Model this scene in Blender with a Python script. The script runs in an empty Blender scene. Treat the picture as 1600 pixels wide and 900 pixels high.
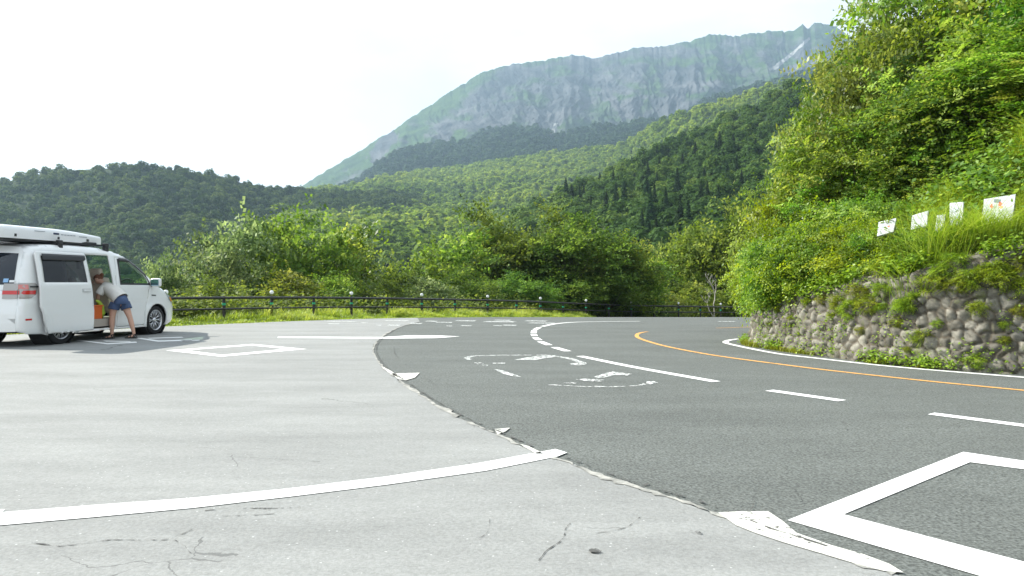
import bpy, bmesh, math, random
import numpy as np
from mathutils import Vector, Matrix
from mathutils.geometry import delaunay_2d_cdt

# ------------------------------------------------------------------ camera, world, sun, exposure
F, YH, HC = 1200.0, 442.0, 1.25           # focal length in photo pixels, horizon row, camera height
PITCH = math.atan((450 - YH) / F)
scn = bpy.context.scene
COL = scn.collection
cam = bpy.data.cameras.new('camera'); camo = bpy.data.objects.new('camera', cam); COL.objects.link(camo)
camo.location = (0, 0, HC); camo.rotation_euler = (math.pi/2 - PITCH, 0, 0)
cam.sensor_width = 36; cam.lens = 36 * F / 1600; cam.clip_start = 0.05; cam.clip_end = 30000
scn.camera = camo

SUN_AZ = math.radians(69)                 # to the left of the view direction
SUN_EL = math.radians(37)
sdir = Vector((-math.sin(SUN_AZ)*math.cos(SUN_EL), math.cos(SUN_AZ)*math.cos(SUN_EL), math.sin(SUN_EL)))
sun = bpy.data.lights.new('sun', 'SUN'); suno = bpy.data.objects.new('sun', sun); COL.objects.link(suno)
suno.rotation_euler = sdir.to_track_quat('Z', 'Y').to_euler()
sun.energy = 5.0; sun.angle = math.radians(0.53); sun.color = (1.0, 0.955, 0.87)

world = bpy.data.worlds.new('World'); scn.world = world; world.use_nodes = True
wn, wl = world.node_tree.nodes, world.node_tree.links
wn.clear()
wo = wn.new('ShaderNodeOutputWorld'); bg = wn.new('ShaderNodeBackground')
sky = wn.new('ShaderNodeTexSky'); sky.sky_type = 'NISHITA'; sky.sun_disc = False
sky.sun_elevation = SUN_EL; sky.sun_rotation = -SUN_AZ; sky.altitude = 900; sky.dust_density = 2.0; sky.air_density = 1.0
bg.inputs['Strength'].default_value = 0.078
tc = wn.new('ShaderNodeTexCoord'); cn = wn.new('ShaderNodeTexNoise'); mp = wn.new('ShaderNodeMapping')
mp.inputs['Scale'].default_value = (1, 1, 2.6); mp.inputs['Location'].default_value = (0.35, 0.1, 0.2)
cn.inputs['Scale'].default_value = 2.6; cn.inputs['Detail'].default_value = 7; cn.inputs['Roughness'].default_value = 0.55
cr = wn.new('ShaderNodeValToRGB'); cr.color_ramp.elements[0].position = 0.36; cr.color_ramp.elements[1].position = 0.56
cr.color_ramp.elements[0].color = (0.62, 0.62, 0.62, 1); cr.color_ramp.elements[1].color = (1, 1, 1, 1)
mx = wn.new('ShaderNodeMix'); mx.data_type = 'RGBA'
wl.new(tc.outputs['Generated'], mp.inputs['Vector']); wl.new(mp.outputs['Vector'], cn.inputs['Vector'])
wl.new(cn.outputs['Fac'], cr.inputs['Fac']); wl.new(cr.outputs['Color'], mx.inputs['Factor'])
wl.new(sky.outputs['Color'], mx.inputs['A']); mx.inputs['B'].default_value = (6.6, 6.9, 7.2, 1)
wl.new(mx.outputs['Result'], bg.inputs['Color']); wl.new(bg.outputs[0], wo.inputs[0])

scn.view_settings.view_transform = 'Standard'; scn.view_settings.look = 'None'
scn.view_settings.exposure = 1.34; scn.view_settings.gamma = 1
cy = scn.cycles
cy.max_bounces = 6; cy.diffuse_bounces = 2; cy.glossy_bounces = 3; cy.transmission_bounces = 4
cy.transparent_max_bounces = 8; cy.volume_bounces = 0; cy.caustics_reflective = False; cy.caustics_refractive = False
cy.sample_clamp_indirect = 4

# ------------------------------------------------------------------ helpers
rng = np.random.default_rng(11); random.seed(5)

def g(y):
    """height of the paved plateau: level by the camera, falling away toward the fence"""
    y = np.asarray(y, float)
    a = np.clip(y - 20, 0, 25)
    return -0.0014*a*a - 0.048*np.clip(y - 45, 0, 12)

def U(px, py):
    """pixel of the photograph -> point on the paved ground"""
    dx, dy, dz = (px-800)/F, 1.0, -(py-450)/F
    c, s = math.cos(PITCH), math.sin(PITCH)
    dy, dz = dy*c + dz*s, -dy*s + dz*c
    t = 3.0
    for _ in range(4000):
        if HC + dz*t <= float(g(dy*t)): break
        t += 0.02
    return (dx*t, dy*t)

def PZ(px, py, D):
    """point at forward distance D seen at the pixel"""
    return Vector(((px-800)/F*D, D, HC + (YH-py)/F*D))

def tag(o, label=None, cat=None, group=None, kind=None):
    if label: o['label'] = label
    if cat: o['category'] = cat
    if group: o['group'] = group
    if kind: o['kind'] = kind
    return o

def link(o, parent=None):
    COL.objects.link(o)
    if parent is not None: o.parent = parent
    return o

def mesh_obj(name, verts, faces, mat, parent=None, smooth=False):
    me = bpy.data.meshes.new(name)
    me.from_pydata([tuple(v) for v in verts], [], [tuple(f) for f in faces]); me.update()
    if mat: me.materials.append(mat)
    if smooth: me.polygons.foreach_set('use_smooth', [True]*len(me.polygons))
    return link(bpy.data.objects.new(name, me), parent)

def quads_mesh(name, V, mat, tint=None, normals_up=False):
    """V: (n,4,3) array of quads -> mesh"""
    n = len(V)
    me = bpy.data.meshes.new(name)
    me.vertices.add(n*4); me.vertices.foreach_set('co', np.ascontiguousarray(V, np.float32).ravel())
    me.loops.add(n*4); me.loops.foreach_set('vertex_index', np.arange(n*4, dtype=np.int32))
    me.polygons.add(n); me.polygons.foreach_set('loop_start', np.arange(n, dtype=np.int32)*4)
    me.update(calc_edges=True)
    if tint is not None:
        a = me.attributes.new('tint', 'FLOAT', 'FACE'); a.data.foreach_set('value', np.asarray(tint, np.float32))
    if mat: me.materials.append(mat)
    return me

def grid_mesh(name, P, mat, attrs=None, smooth=True):
    """P: (a,b,3) grid"""
    a, b, _ = P.shape
    idx = np.arange(a*b).reshape(a, b)
    q = np.stack([idx[:-1, :-1], idx[1:, :-1], idx[1:, 1:], idx[:-1, 1:]], -1).reshape(-1, 4)
    me = bpy.data.meshes.new(name)
    me.vertices.add(a*b); me.vertices.foreach_set('co', np.ascontiguousarray(P, np.float32).ravel())
    me.loops.add(q.size); me.loops.foreach_set('vertex_index', q.ravel().astype(np.int32))
    me.polygons.add(len(q)); me.polygons.foreach_set('loop_start', np.arange(len(q), dtype=np.int32)*4)
    me.update(calc_edges=True)
    me.polygons.foreach_set('use_smooth', [smooth]*len(q))
    if attrs:
        for k, v in attrs.items():
            at = me.attributes.new(k, 'FLOAT', 'POINT'); at.data.foreach_set('value', np.asarray(v, np.float32).ravel())
    if mat: me.materials.append(mat)
    return me

class MB:
    """collects simple shapes into one mesh"""
    def __init__(s): s.v = []; s.f = []
    def add(s, v, f):
        o = len(s.v); s.v += [tuple(p) for p in v]; s.f += [tuple(i+o for i in q) for q in f]; return s
    def box(s, c, d, rz=0, m=None):
        x, y, z = d[0]/2, d[1]/2, d[2]/2
        vs = [Vector((i*x, j*y, k*z)) for i in (-1, 1) for j in (-1, 1) for k in (-1, 1)]
        R = Matrix.Rotation(rz, 3, 'Z') if m is None else m
        vs = [R @ p + Vector(c) for p in vs]
        return s.add(vs, [(0,1,3,2),(4,6,7,5),(0,4,5,1),(2,3,7,6),(0,2,6,4),(1,5,7,3)])
    def tube(s, pts, rad, n=8, cap=True):
        pts = [Vector(p) for p in pts]
        if not hasattr(rad, '__len__'): rad = [rad]*len(pts)
        rings = []; up = Vector((0, 0, 1)); o = len(s.v)
        for i, p in enumerate(pts):
            d = (pts[min(i+1, len(pts)-1)] - pts[max(i-1, 0)]).normalized()
            a = d.cross(up if abs(d.z) < .95 else Vector((1, 0, 0))).normalized(); b = d.cross(a)
            rings.append([p + (a*math.cos(2*math.pi*k/n) + b*math.sin(2*math.pi*k/n))*rad[i] for k in range(n)])
        vs = [q for r in rings for q in r]; fs = []
        for i in range(len(pts)-1):
            for k in range(n):
                k2 = (k+1) % n
                fs.append((i*n+k, i*n+k2, (i+1)*n+k2, (i+1)*n+k))
        if cap:
            fs.append(tuple(range(n-1, -1, -1))); fs.append(tuple((len(pts)-1)*n+k for k in range(n)))
        return s.add(vs, fs)
    def lathe(s, prof, c=(0, 0, 0), axis='X', n=32):
        """prof: list of (radius, axial)"""
        vs = []; m = len(prof)
        for k in range(n):
            a = 2*math.pi*k/n
            for r, h in prof:
                p = (h, r*math.cos(a), r*math.sin(a)) if axis == 'X' else (r*math.cos(a), r*math.sin(a), h)
                vs.append((p[0]+c[0], p[1]+c[1], p[2]+c[2]))
        fs = [(k*m+i, k*m+i+1, ((k+1) % n)*m+i+1, ((k+1) % n)*m+i) for k in range(n) for i in range(m-1)]
        return s.add(vs, fs)
    def build(s, name, mat, parent=None, smooth=False):
        return mesh_obj(name, s.v, s.f, mat, parent, smooth)

def bevel(o, w, seg=2):
    m = o.modifiers.new('bevel', 'BEVEL'); m.width = w; m.segments = seg; m.limit_method = 'ANGLE'; return o

# value noise in numpy
def _h(i, j, s):
    n = (i*374761393 + j*668265263 + s*1442695041) & 0xffffffff
    n = ((n ^ (n >> 13)) * 1274126177) & 0xffffffff
    return ((n ^ (n >> 16)) & 0xffff) / 65535.0
def vnoise(x, y, s=0):
    x = np.asarray(x, float); y = np.asarray(y, float)
    i = np.floor(x).astype(np.int64); j = np.floor(y).astype(np.int64); u = x-i; v = y-j
    u = u*u*(3-2*u); v = v*v*(3-2*v)
    return (_h(i, j, s)*(1-u) + _h(i+1, j, s)*u)*(1-v) + (_h(i, j+1, s)*(1-u) + _h(i+1, j+1, s)*u)*v
def fbm(x, y, s=0, o=5, r=.5):
    t = 0; a = 1; w = 0
    for k in range(o):
        t = t + a*vnoise(x*2**k, y*2**k, s+k*17); w += a; a *= r
    return t/w

# ------------------------------------------------------------------ materials
def mat_new(name):
    m = bpy.data.materials.new(name); m.use_nodes = True
    n = m.node_tree.nodes; p = n['Principled BSDF']
    return m, n, m.node_tree.links, p
def simple(name, col, rough=.6, metal=0, spec=.5, coat=0, noise=0):
    m, n, l, p = mat_new(name)
    p.inputs['Base Color'].default_value = (*col, 1); p.inputs['Roughness'].default_value = rough
    p.inputs['Metallic'].default_value = metal; p.inputs['Specular IOR Level'].default_value = spec
    p.inputs['Coat Weight'].default_value = coat; p.inputs['Coat Roughness'].default_value = .05
    if noise:
        t = n.new('ShaderNodeTexNoise'); t.inputs['Scale'].default_value = 6; t.inputs['Detail'].default_value = 5
        c = n.new('ShaderNodeTexCoord'); l.new(c.outputs['Object'], t.inputs['Vector'])
        r = n.new('ShaderNodeValToRGB')
        r.color_ramp.elements[0].color = (*[v*(1-noise) for v in col], 1); r.color_ramp.elements[1].color = (*[min(1, v*(1+noise*.6)) for v in col], 1)
        r.color_ramp.elements[0].position = .35; r.color_ramp.elements[1].position = .65
        l.new(t.outputs['Fac'], r.inputs['Fac']); l.new(r.outputs['Color'], p.inputs['Base Color'])
    return m

def leaf_mat(name, dark, mid, light, trans=.35, hue=.03, rough=.45, spec=.35):
    m, n, l, p = mat_new(name)
    at = n.new('ShaderNodeAttribute'); at.attribute_name = 'tint'
    oi = n.new('ShaderNodeObjectInfo')
    r = n.new('ShaderNodeValToRGB'); e = r.color_ramp.elements
    e[0].position = 0; e[0].color = (*dark, 1); e[1].position = 1; e[1].color = (*light, 1)
    k = r.color_ramp.elements.new(.5); k.color = (*mid, 1)
    l.new(at.outputs['Fac'], r.inputs['Fac'])
    hs = n.new('ShaderNodeHueSaturation')
    ma = n.new('ShaderNodeMapRange'); ma.inputs['To Min'].default_value = .5-hue; ma.inputs['To Max'].default_value = .5+hue*.6
    mb = n.new('ShaderNodeMapRange'); mb.inputs['To Min'].default_value = .78; mb.inputs['To Max'].default_value = 1.2
    l.new(oi.outputs['Random'], ma.inputs['Value']); l.new(oi.outputs['Random'], mb.inputs['Value'])
    l.new(ma.outputs['Result'], hs.inputs['Hue']); l.new(mb.outputs['Result'], hs.inputs['Value']); l.new(r.outputs['Color'], hs.inputs['Color'])
    l.new(hs.outputs['Color'], p.inputs['Base Color']); p.inputs['Roughness'].default_value = rough; p.inputs['Specular IOR Level'].default_value = spec
    tr = n.new('ShaderNodeBsdfTranslucent'); mixs = n.new('ShaderNodeMixShader'); mixs.inputs[0].default_value = trans
    h2 = n.new('ShaderNodeHueSaturation'); h2.inputs['Hue'].default_value = .485; h2.inputs['Saturation'].default_value = 1.1; h2.inputs['Value'].default_value = 1.7
    l.new(hs.outputs['Color'], h2.inputs['Color']); l.new(h2.outputs['Color'], tr.inputs['Color'])
    out = n['Material Output']
    l.new(p.outputs[0], mixs.inputs[1]); l.new(tr.outputs[0], mixs.inputs[2]); l.new(mixs.outputs[0], out.inputs[0])
    return m

def asphalt(name, base, agg, scale, blotch):
    m, n, l, p = mat_new(name)
    tc = n.new('ShaderNodeTexCoord')
    n1 = n.new('ShaderNodeTexNoise'); n1.inputs['Scale'].default_value = scale; n1.inputs['Detail'].default_value = 3; n1.inputs['Roughness'].default_value = .7
    vo = n.new('ShaderNodeTexVoronoi'); vo.inputs['Scale'].default_value = 55
    n2 = n.new('ShaderNodeTexNoise'); n2.inputs['Scale'].default_value = .8; n2.inputs['Detail'].default_value = 9; n2.inputs['Roughness'].default_value = .72
    mp = n.new('ShaderNodeMapping'); mp.inputs['Scale'].default_value = (.45, 1.5, 1); mp.inputs['Rotation'].default_value = (0, 0, .1)
    for t in (n1, vo): l.new(tc.outputs['Object'], t.inputs['Vector'])
    l.new(tc.outputs['Object'], mp.inputs['Vector']); l.new(mp.outputs['Vector'], n2.inputs['Vector'])
    r1 = n.new('ShaderNodeValToRGB'); r1.color_ramp.elements[0].position = .3; r1.color_ramp.elements[1].position = .7
    r1.color_ramp.elements[0].color = (*[c*(1-agg) for c in base], 1); r1.color_ramp.elements[1].color = (*[c*(1+agg) for c in base], 1)
    l.new(n1.outputs['Fac'], r1.inputs['Fac'])
    r2 = n.new('ShaderNodeValToRGB'); r2.color_ramp.elements[0].position = .33; r2.color_ramp.elements[1].position = .62
    r2.color_ramp.elements[0].color = (1-blotch, 1-blotch, 1-blotch, 1); r2.color_ramp.elements[1].color = (1, 1, 1, 1)
    l.new(n2.outputs['Fac'], r2.inputs['Fac'])
    mu = n.new('ShaderNodeMix'); mu.data_type = 'RGBA'; mu.blend_type = 'MULTIPLY'; mu.inputs['Factor'].default_value = 1
    l.new(r1.outputs['Color'], mu.inputs['A']); l.new(r2.outputs['Color'], mu.inputs['B'])
    # pale chips of stone
    r3 = n.new('ShaderNodeValToRGB'); r3.color_ramp.elements[0].position = 0.0; r3.color_ramp.elements[1].position = .1
    wn_ = n.new('ShaderNodeTexWhiteNoise'); l.new(vo.outputs['Position'], wn_.inputs['Vector'])
    gt = n.new('ShaderNodeMath'); gt.operation = 'GREATER_THAN'; gt.inputs[1].default_value = .988; l.new(wn_.outputs['Value'], gt.inputs[0])
    lt = n.new('ShaderNodeMath'); lt.operation = 'LESS_THAN'; lt.inputs[1].default_value = .32; l.new(vo.outputs['Distance'], lt.inputs[0])
    an = n.new('ShaderNodeMath'); an.operation = 'MULTIPLY'; l.new(gt.outputs[0], an.inputs[0]); l.new(lt.outputs[0], an.inputs[1])
    m2 = n.new('ShaderNodeMix'); m2.data_type = 'RGBA'; l.new(an.outputs[0], m2.inputs['Factor']); l.new(mu.outputs['Result'], m2.inputs['A'])
    m2.inputs['B'].default_value = (*[min(.6, c*1.6) for c in base], 1)
    # hairline cracks
    v2 = n.new('ShaderNodeTexVoronoi'); v2.feature = 'DISTANCE_TO_EDGE'; v2.inputs['Scale'].default_value = .42
    nd = n.new('ShaderNodeTexNoise'); nd.inputs['Scale'].default_value = 2.2; nd.inputs['Detail'].default_value = 6
    va = n.new('ShaderNodeVectorMath'); va.operation = 'MULTIPLY_ADD'; va.inputs[1].default_value = (.5, .5, 0)
    l.new(tc.outputs['Object'], nd.inputs['Vector']); l.new(nd.outputs['Color'], va.inputs[0]); l.new(tc.outputs['Object'], va.inputs[2]); l.new(va.outputs[0], v2.inputs['Vector'])
    nm = n.new('ShaderNodeTexNoise'); nm.inputs['Scale'].default_value = .7; l.new(tc.outputs['Object'], nm.inputs['Vector'])
    c1 = n.new('ShaderNodeMath'); c1.operation = 'LESS_THAN'; c1.inputs[1].default_value = .0014; l.new(v2.outputs['Distance'], c1.inputs[0])
    c2 = n.new('ShaderNodeMath'); c2.operation = 'GREATER_THAN'; c2.inputs[1].default_value = .58; l.new(nm.outputs['Fac'], c2.inputs[0])
    c3 = n.new('ShaderNodeMath'); c3.operation = 'MULTIPLY'; l.new(c1.outputs[0], c3.inputs[0]); l.new(c2.outputs[0], c3.inputs[1])
    c4 = n.new('ShaderNodeMath'); c4.operation = 'MULTIPLY'; c4.inputs[1].default_value = .6; l.new(c3.outputs[0], c4.inputs[0])
    m3 = n.new('ShaderNodeMix'); m3.data_type = 'RGBA'; l.new(c4.outputs[0], m3.inputs['Factor']); l.new(m2.outputs['Result'], m3.inputs['A'])
    m3.inputs['B'].default_value = (*[c*.3 for c in base], 1)
    l.new(m3.outputs['Result'], p.inputs['Base Color'])
    p.inputs['Roughness'].default_value = .9; p.inputs['Specular IOR Level'].default_value = .25
    bp = n.new('ShaderNodeBump'); bp.inputs['Strength'].default_value = .5; bp.inputs['Distance'].default_value = .006
    l.new(n1.outputs['Fac'], bp.inputs['Height']); l.new(bp.outputs[0], p.inputs['Normal'])
    return m

def paint(name, col, wear, scale=9):
    """road paint with worn-through holes"""
    m, n, l, p = mat_new(name)
    p.inputs['Roughness'].default_value = .75; p.inputs['Specular IOR Level'].default_value = .2
    tc = n.new('ShaderNodeTexCoord'); t = n.new('ShaderNodeTexNoise'); t.inputs['Scale'].default_value = scale; t.inputs['Detail'].default_value = 8; t.inputs['Roughness'].default_value = .72
    l.new(tc.outputs['Object'], t.inputs['Vector'])
    r = n.new('ShaderNodeValToRGB'); r.color_ramp.elements[0].position = wear-.02; r.color_ramp.elements[1].position = wear+.02
    l.new(t.outputs['Fac'], r.inputs['Fac'])
    t2 = n.new('ShaderNodeTexNoise'); t2.inputs['Scale'].default_value = 3; t2.inputs['Detail'].default_value = 6; l.new(tc.outputs['Object'], t2.inputs['Vector'])
    r2 = n.new('ShaderNodeValToRGB'); r2.color_ramp.elements[0].position = .3; r2.color_ramp.elements[1].position = .7
    r2.color_ramp.elements[0].color = (*[c*.82 for c in col], 1); r2.color_ramp.elements[1].color = (*col, 1)
    l.new(t2.outputs['Fac'], r2.inputs['Fac']); l.new(r2.outputs['Color'], p.inputs['Base Color'])
    tr = n.new('ShaderNodeBsdfTransparent'); mi = n.new('ShaderNodeMixShader')
    l.new(r.outputs['Color'], mi.inputs[0]); l.new(tr.outputs[0], mi.inputs[1]); l.new(p.outputs[0], mi.inputs[2]); l.new(mi.outputs[0], n['Material Output'].inputs[0])
    return m

def noise_ground(name, cols, scale, bump=.1, rough=.95, detail=8):
    m, n, l, p = mat_new(name)
    tc = n.new('ShaderNodeTexCoord'); t = n.new('ShaderNodeTexNoise'); t.inputs['Scale'].default_value = scale; t.inputs['Detail'].default_value = detail; t.inputs['Roughness'].default_value = .65
    l.new(tc.outputs['Object'], t.inputs['Vector'])
    r = n.new('ShaderNodeValToRGB'); r.color_ramp.elements[0].position = .3; r.color_ramp.elements[0].color = (*cols[0], 1)
    r.color_ramp.elements[1].position = .7; r.color_ramp.elements[1].color = (*cols[-1], 1)
    if len(cols) > 2: e = r.color_ramp.elements.new(.5); e.color = (*cols[1], 1)
    l.new(t.outputs['Fac'], r.inputs['Fac']); l.new(r.outputs['Color'], p.inputs['Base Color'])
    p.inputs['Roughness'].default_value = rough; p.inputs['Specular IOR Level'].default_value = .1
    if bump:
        b = n.new('ShaderNodeBump'); b.inputs['Strength'].default_value = .6; b.inputs['Distance'].default_value = bump
        l.new(t.outputs['Fac'], b.inputs['Height']); l.new(b.outputs[0], p.inputs['Normal'])
    return m

M = {}
M['road'] = asphalt('road_asphalt', (.108, .117, .109), .66, 56, .22)
M['lot'] = asphalt('lot_asphalt', (.240, .246, .237), .20, 60, .24)
M['paint'] = paint('white_paint', (.74, .75, .73), .30)
M['paint_worn'] = paint('worn_white_paint', (.56, .56, .51), .40, 16)
M['paint_thin'] = paint('thin_white_paint', (.58, .60, .58), .49, 16)
M['yellow'] = paint('yellow_paint', (.62, .33, .10), .40, 12)
M['soil'] = noise_ground('soil', [(.045, .04, .02), (.06, .075, .02), (.09, .1, .035)], .8)
M['hill_soil'] = noise_ground('hill_soil', [(.02, .03, .008), (.035, .05, .012), (.06, .07, .02)], 1.5)
M['forest_floor'] = noise_ground('forest_floor', [(.012, .025, .008), (.02, .04, .012)], .05, 0)  # very dark green; the shade between crowns is put into this colour
M['seam'] = noise_ground('seam_concrete', [(.12, .12, .11), (.26, .26, .24), (.42, .41, .37)], 9, .01)
M['crack'] = paint('crack_dirt', (.085, .085, .08), .49, 13)
M['bark'] = noise_ground('bark', [(.06, .05, .035), (.14, .12, .09)], 8, .01)
M['bark_pale'] = noise_ground('pale_bark', [(.3, .28, .24), (.5, .48, .43)], 8, .01)
M['fence'] = simple('fence_paint', (.016, .015, .014), .45)
M['fence_tape'] = simple('green_reflective_tape', (.02, .35, .17), .4)  # green tape of the post bands, its own colour
M['reflector'] = simple('reflector_lens', (.85, .87, .86), .25)
M['leaf_belt'] = leaf_mat('leaf_belt', (.045, .085, .014), (.105, .170, .028), (.23, .29, .065), .44, rough=.6, spec=.15)
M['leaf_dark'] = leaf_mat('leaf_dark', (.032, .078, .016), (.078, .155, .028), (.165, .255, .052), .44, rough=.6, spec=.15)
M['leaf_silver'] = leaf_mat('leaf_silver', (.045, .075, .025), (.10, .15, .05), (.26, .32, .13), .38, rough=.6, spec=.2)
M['leaf_bank'] = leaf_mat('leaf_bank', (.040, .098, .015), (.125, .232, .032), (.32, .42, .095), .44, rough=.5, spec=.3)
M['leaf_bank_dry'] = leaf_mat('leaf_bank_dry', (.070, .110, .022), (.175, .240, .050), (.33, .39, .11), .42)
M['leaf_weed'] = leaf_mat('leaf_weed', (.08, .13, .015), (.18, .26, .025), (.32, .38, .05), .4)
M['blade'] = leaf_mat('grass_blade', (.10, .14, .02), (.20, .28, .035), (.36, .40, .09), .4)
M['far_leaf'] = leaf_mat('far_leaf', (.016, .036, .010), (.045, .082, .020), (.125, .170, .042), .30, hue=0, rough=.8, spec=.1)
M['valley_leaf'] = leaf_mat('valley_leaf', (.060, .115, .020), (.150, .235, .038), (.27, .34, .060), .45, hue=0, rough=.8, spec=.1)
M['slope_leaf'] = leaf_mat('slope_leaf', (.014, .036, .008), (.044, .088, .018), (.125, .180, .036), .30, hue=0, rough=.8, spec=.1)
M['far_dark'] = leaf_mat('far_dark', (.014, .034, .012), (.026, .056, .018), (.045, .080, .024), .2, hue=0, rough=.8, spec=.1)
M['conifer_leaf'] = leaf_mat('conifer_leaf', (.010, .028, .010), (.018, .044, .014), (.032, .066, .020), .15, hue=.02, rough=.8, spec=.1)

# ------------------------------------------------------------------ flat sheets on the plateau
def inside(poly, x, y):
    x = np.asarray(x); y = np.asarray(y); r = np.zeros(x.shape, bool); n = len(poly); j = n-1
    for i in range(n):
        xi, yi = poly[i]; xj, yj = poly[j]
        c = ((yi > y) != (yj > y)) & (x < (xj-xi)*(y-yi)/((yj-yi) or 1e-12)+xi)
        r ^= c; j = i
    return r

def cdt(outer, holes=(), step=.1, extra=()):
    """triangulate polygon with holes and interior grid points"""
    pts = []; edges = []
    for ring in [outer, *holes]:
        o = len(pts); dense = []
        for i in range(len(ring)):
            a = Vector(ring[i]); b = Vector(ring[(i+1) % len(ring)]); k = max(1, int((b-a).length/step))
            dense += [a.lerp(b, t/k) for t in range(k)]
        pts += dense; edges += [(o+i, o+(i+1) % len(dense)) for i in range(len(dense))]
    xs = [p[0] for p in outer]; ys = [p[1] for p in outer]
    gx = np.arange(min(xs)+step/2, max(xs), step); gy = np.arange(min(ys)+step/2, max(ys), step)
    if len(gx) and len(gy):
        X, Y = np.meshgrid(gx, gy); X = X.ravel(); Y = Y.ravel(); k = inside(outer, X, Y)
        for h in holes: k &= ~inside(h, X, Y)
        pts += [Vector((a, b)) for a, b in zip(X[k], Y[k])]
    vs, es, fs, *_ = delaunay_2d_cdt([Vector((p[0], p[1])) for p in pts], edges, [], 0, 1e-5)
    V = np.array([(v[0], v[1]) for v in vs]); T = np.array([f for f in fs if len(f) == 3])
    c = V[T].mean(1); k = inside(outer, c[:, 0], c[:, 1])
    for h in holes: k &= ~inside(h, c[:, 0], c[:, 1])
    T = T[k]
    a, b, c = V[T[:, 0]], V[T[:, 1]], V[T[:, 2]]
    ar = (b[:, 0]-a[:, 0])*(c[:, 1]-a[:, 1])-(b[:, 1]-a[:, 1])*(c[:, 0]-a[:, 0])
    T[ar < 0] = T[ar < 0][:, ::-1]
    return V, T[np.abs(ar) > 1e-9]

def sheet(name, poly, mat, off, step=1.0, thick=0):
    V, T = cdt(poly, step=step)
    z = g(V[:, 1]) + off
    o = mesh_obj(name, np.c_[V, z], T, mat)
    o['kind'] = 'structure'
    return o

def catmull(P, k=8, closed=False):
    P = [Vector(p) for p in P]; out = []
    n = len(P)
    for i in range(n if closed else n-1):
        a = P[(i-1) % n] if closed or i > 0 else P[0]*2-P[1]; b = P[i]; c = P[(i+1) % n]
        d = P[(i+2) % n] if closed or i+2 < n else P[-1]*2-P[-2]
        for t in np.arange(k)/k:
            out.append(.5*((2*b)+(c-a)*t+(2*a-5*b+4*c-d)*t*t+(3*b-a-3*c+d)*t**3))
    if not closed: out.append(P[-1])
    return out

# terrain sheet: plateau, drop into the valley behind the fence, out to the horizon
FP = [(-16.0, 14.0), (-14.6, 16.6), (-13.3, 18.9), (-12.1, 20.7), (-10.5, 23.3), (-9.35, 25), (-8.2, 27), (-5.8, 31), (-3.05, 34.5), (-.18, 37.4), (2.7, 41), (5.6, 44), (8.4, 46.4), (10.9, 48), (13.6, 50), (16.1, 51.5), (20.5, 53), (25, 53.8)]
FC = catmull([(x, y, 0) for x, y in FP], 10)
FCA = np.array([(p.x, p.y) for p in FC])
def seg_dist(PA, x, y):
    """distance to polyline and side sign (+ = left of travel)"""
    best = np.full(x.shape, 1e9); sg = np.ones(x.shape)
    for a, b in zip(PA[:-1], PA[1:]):
        d = b-a; L = d@d; t = np.clip(((x-a[0])*d[0]+(y-a[1])*d[1])/L, 0, 1)
        qx, qy = x-(a[0]+t*d[0]), y-(a[1]+t*d[1]); r = np.hypot(qx, qy); k = r < best-1e-9
        best = np.where(k, r, best); sg = np.where(k, np.sign(d[0]*qy-d[1]*qx), sg)
    return best, sg
edge = np.vstack([[-60, -60], [-20, 0], FCA, [45, 54], [200, 40]])
def terrain_z(x, y):
    d, s = seg_dist(edge, x, y); d = np.where(s > 0, d, 0)
    base = g(np.minimum(y, 57))
    dd = np.clip(d-1.0, 0, None)
    drop = np.where(dd < 60, dd*.42, 25.2+(dd-60)*.1); drop = np.minimum(drop, 60)
    return base + .05*(d > 0.01) - drop - .03
ax = np.concatenate([-np.geomspace(15000, 32, 40), np.arange(-30, 31, 1.0), np.geomspace(32, 15000, 40)])
ay = np.concatenate([-np.geomspace(15000, 12, 25), np.arange(-10, 80, 1.0), np.geomspace(82, 18000, 40)])
GX, GY = np.meshgrid(ax, ay, indexing='ij')
o = link(bpy.data.objects.new('ground', grid_mesh('ground', np.stack([GX, GY, terrain_z(GX, GY)], -1), M['soil']))); o['kind'] = 'structure'

# asphalt
def offs(i0, i1, o):
    T = np.gradient(FCA, axis=0); T /= np.hypot(T[:, 0], T[:, 1])[:, None]; w = o(FCA[:, 0]) if callable(o) else o
    return (FCA + np.stack([T[:, 1], -T[:, 0]], 1)*np.reshape(w, (-1, 1)))[i0:i1]
EDGE = offs(12, None, lambda x: np.interp(x, [-9, -3, 3, 9], [1.15, 1.5, 1.0, .5]))
road_poly = [tuple(p) for p in EDGE] + [(40, 52), (60, 45), (60, -25), (-30, -25), (-24, 0), (-17.3, 11.5)]
sheet('road', road_poly, M['road'], .004)
seam_px = [(655, 503.2), (640, 507), (622, 513), (604, 522), (590, 533), (583, 545), (586, 559), (597, 574), (614, 588), (636, 604), (662, 622), (692, 640), (722, 657), (760, 674), (800, 692), (845, 711), (890, 727), (940, 747), (1000, 767), (1060, 786), (1130, 811), (1190, 835), (1250, 856), (1320, 878), (1400, 900)]
seam = [Vector((*U(*p), 0)) for p in seam_px]
seam = catmull(seam, 4)
rr = np.random.default_rng(3)
seamw = [p + Vector((rr.normal(0, .012), rr.normal(0, .012), 0)) for p in seam]
last = (seam[-1]-seam[-5]).normalized()
lot_poly = [(p.x, p.y) for p in seamw] + [(seam[-1]+last*4)[:2], (3.2, -24), (-29, -24), (-23.5, 0), (-16.9, 11.8)] + [(p[0]+.04, p[1]-.03) for p in EDGE if p[0] < seam[0].x-.6]
sheet('parking_lot_pavement', lot_poly, M['lot'], .009)

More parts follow.
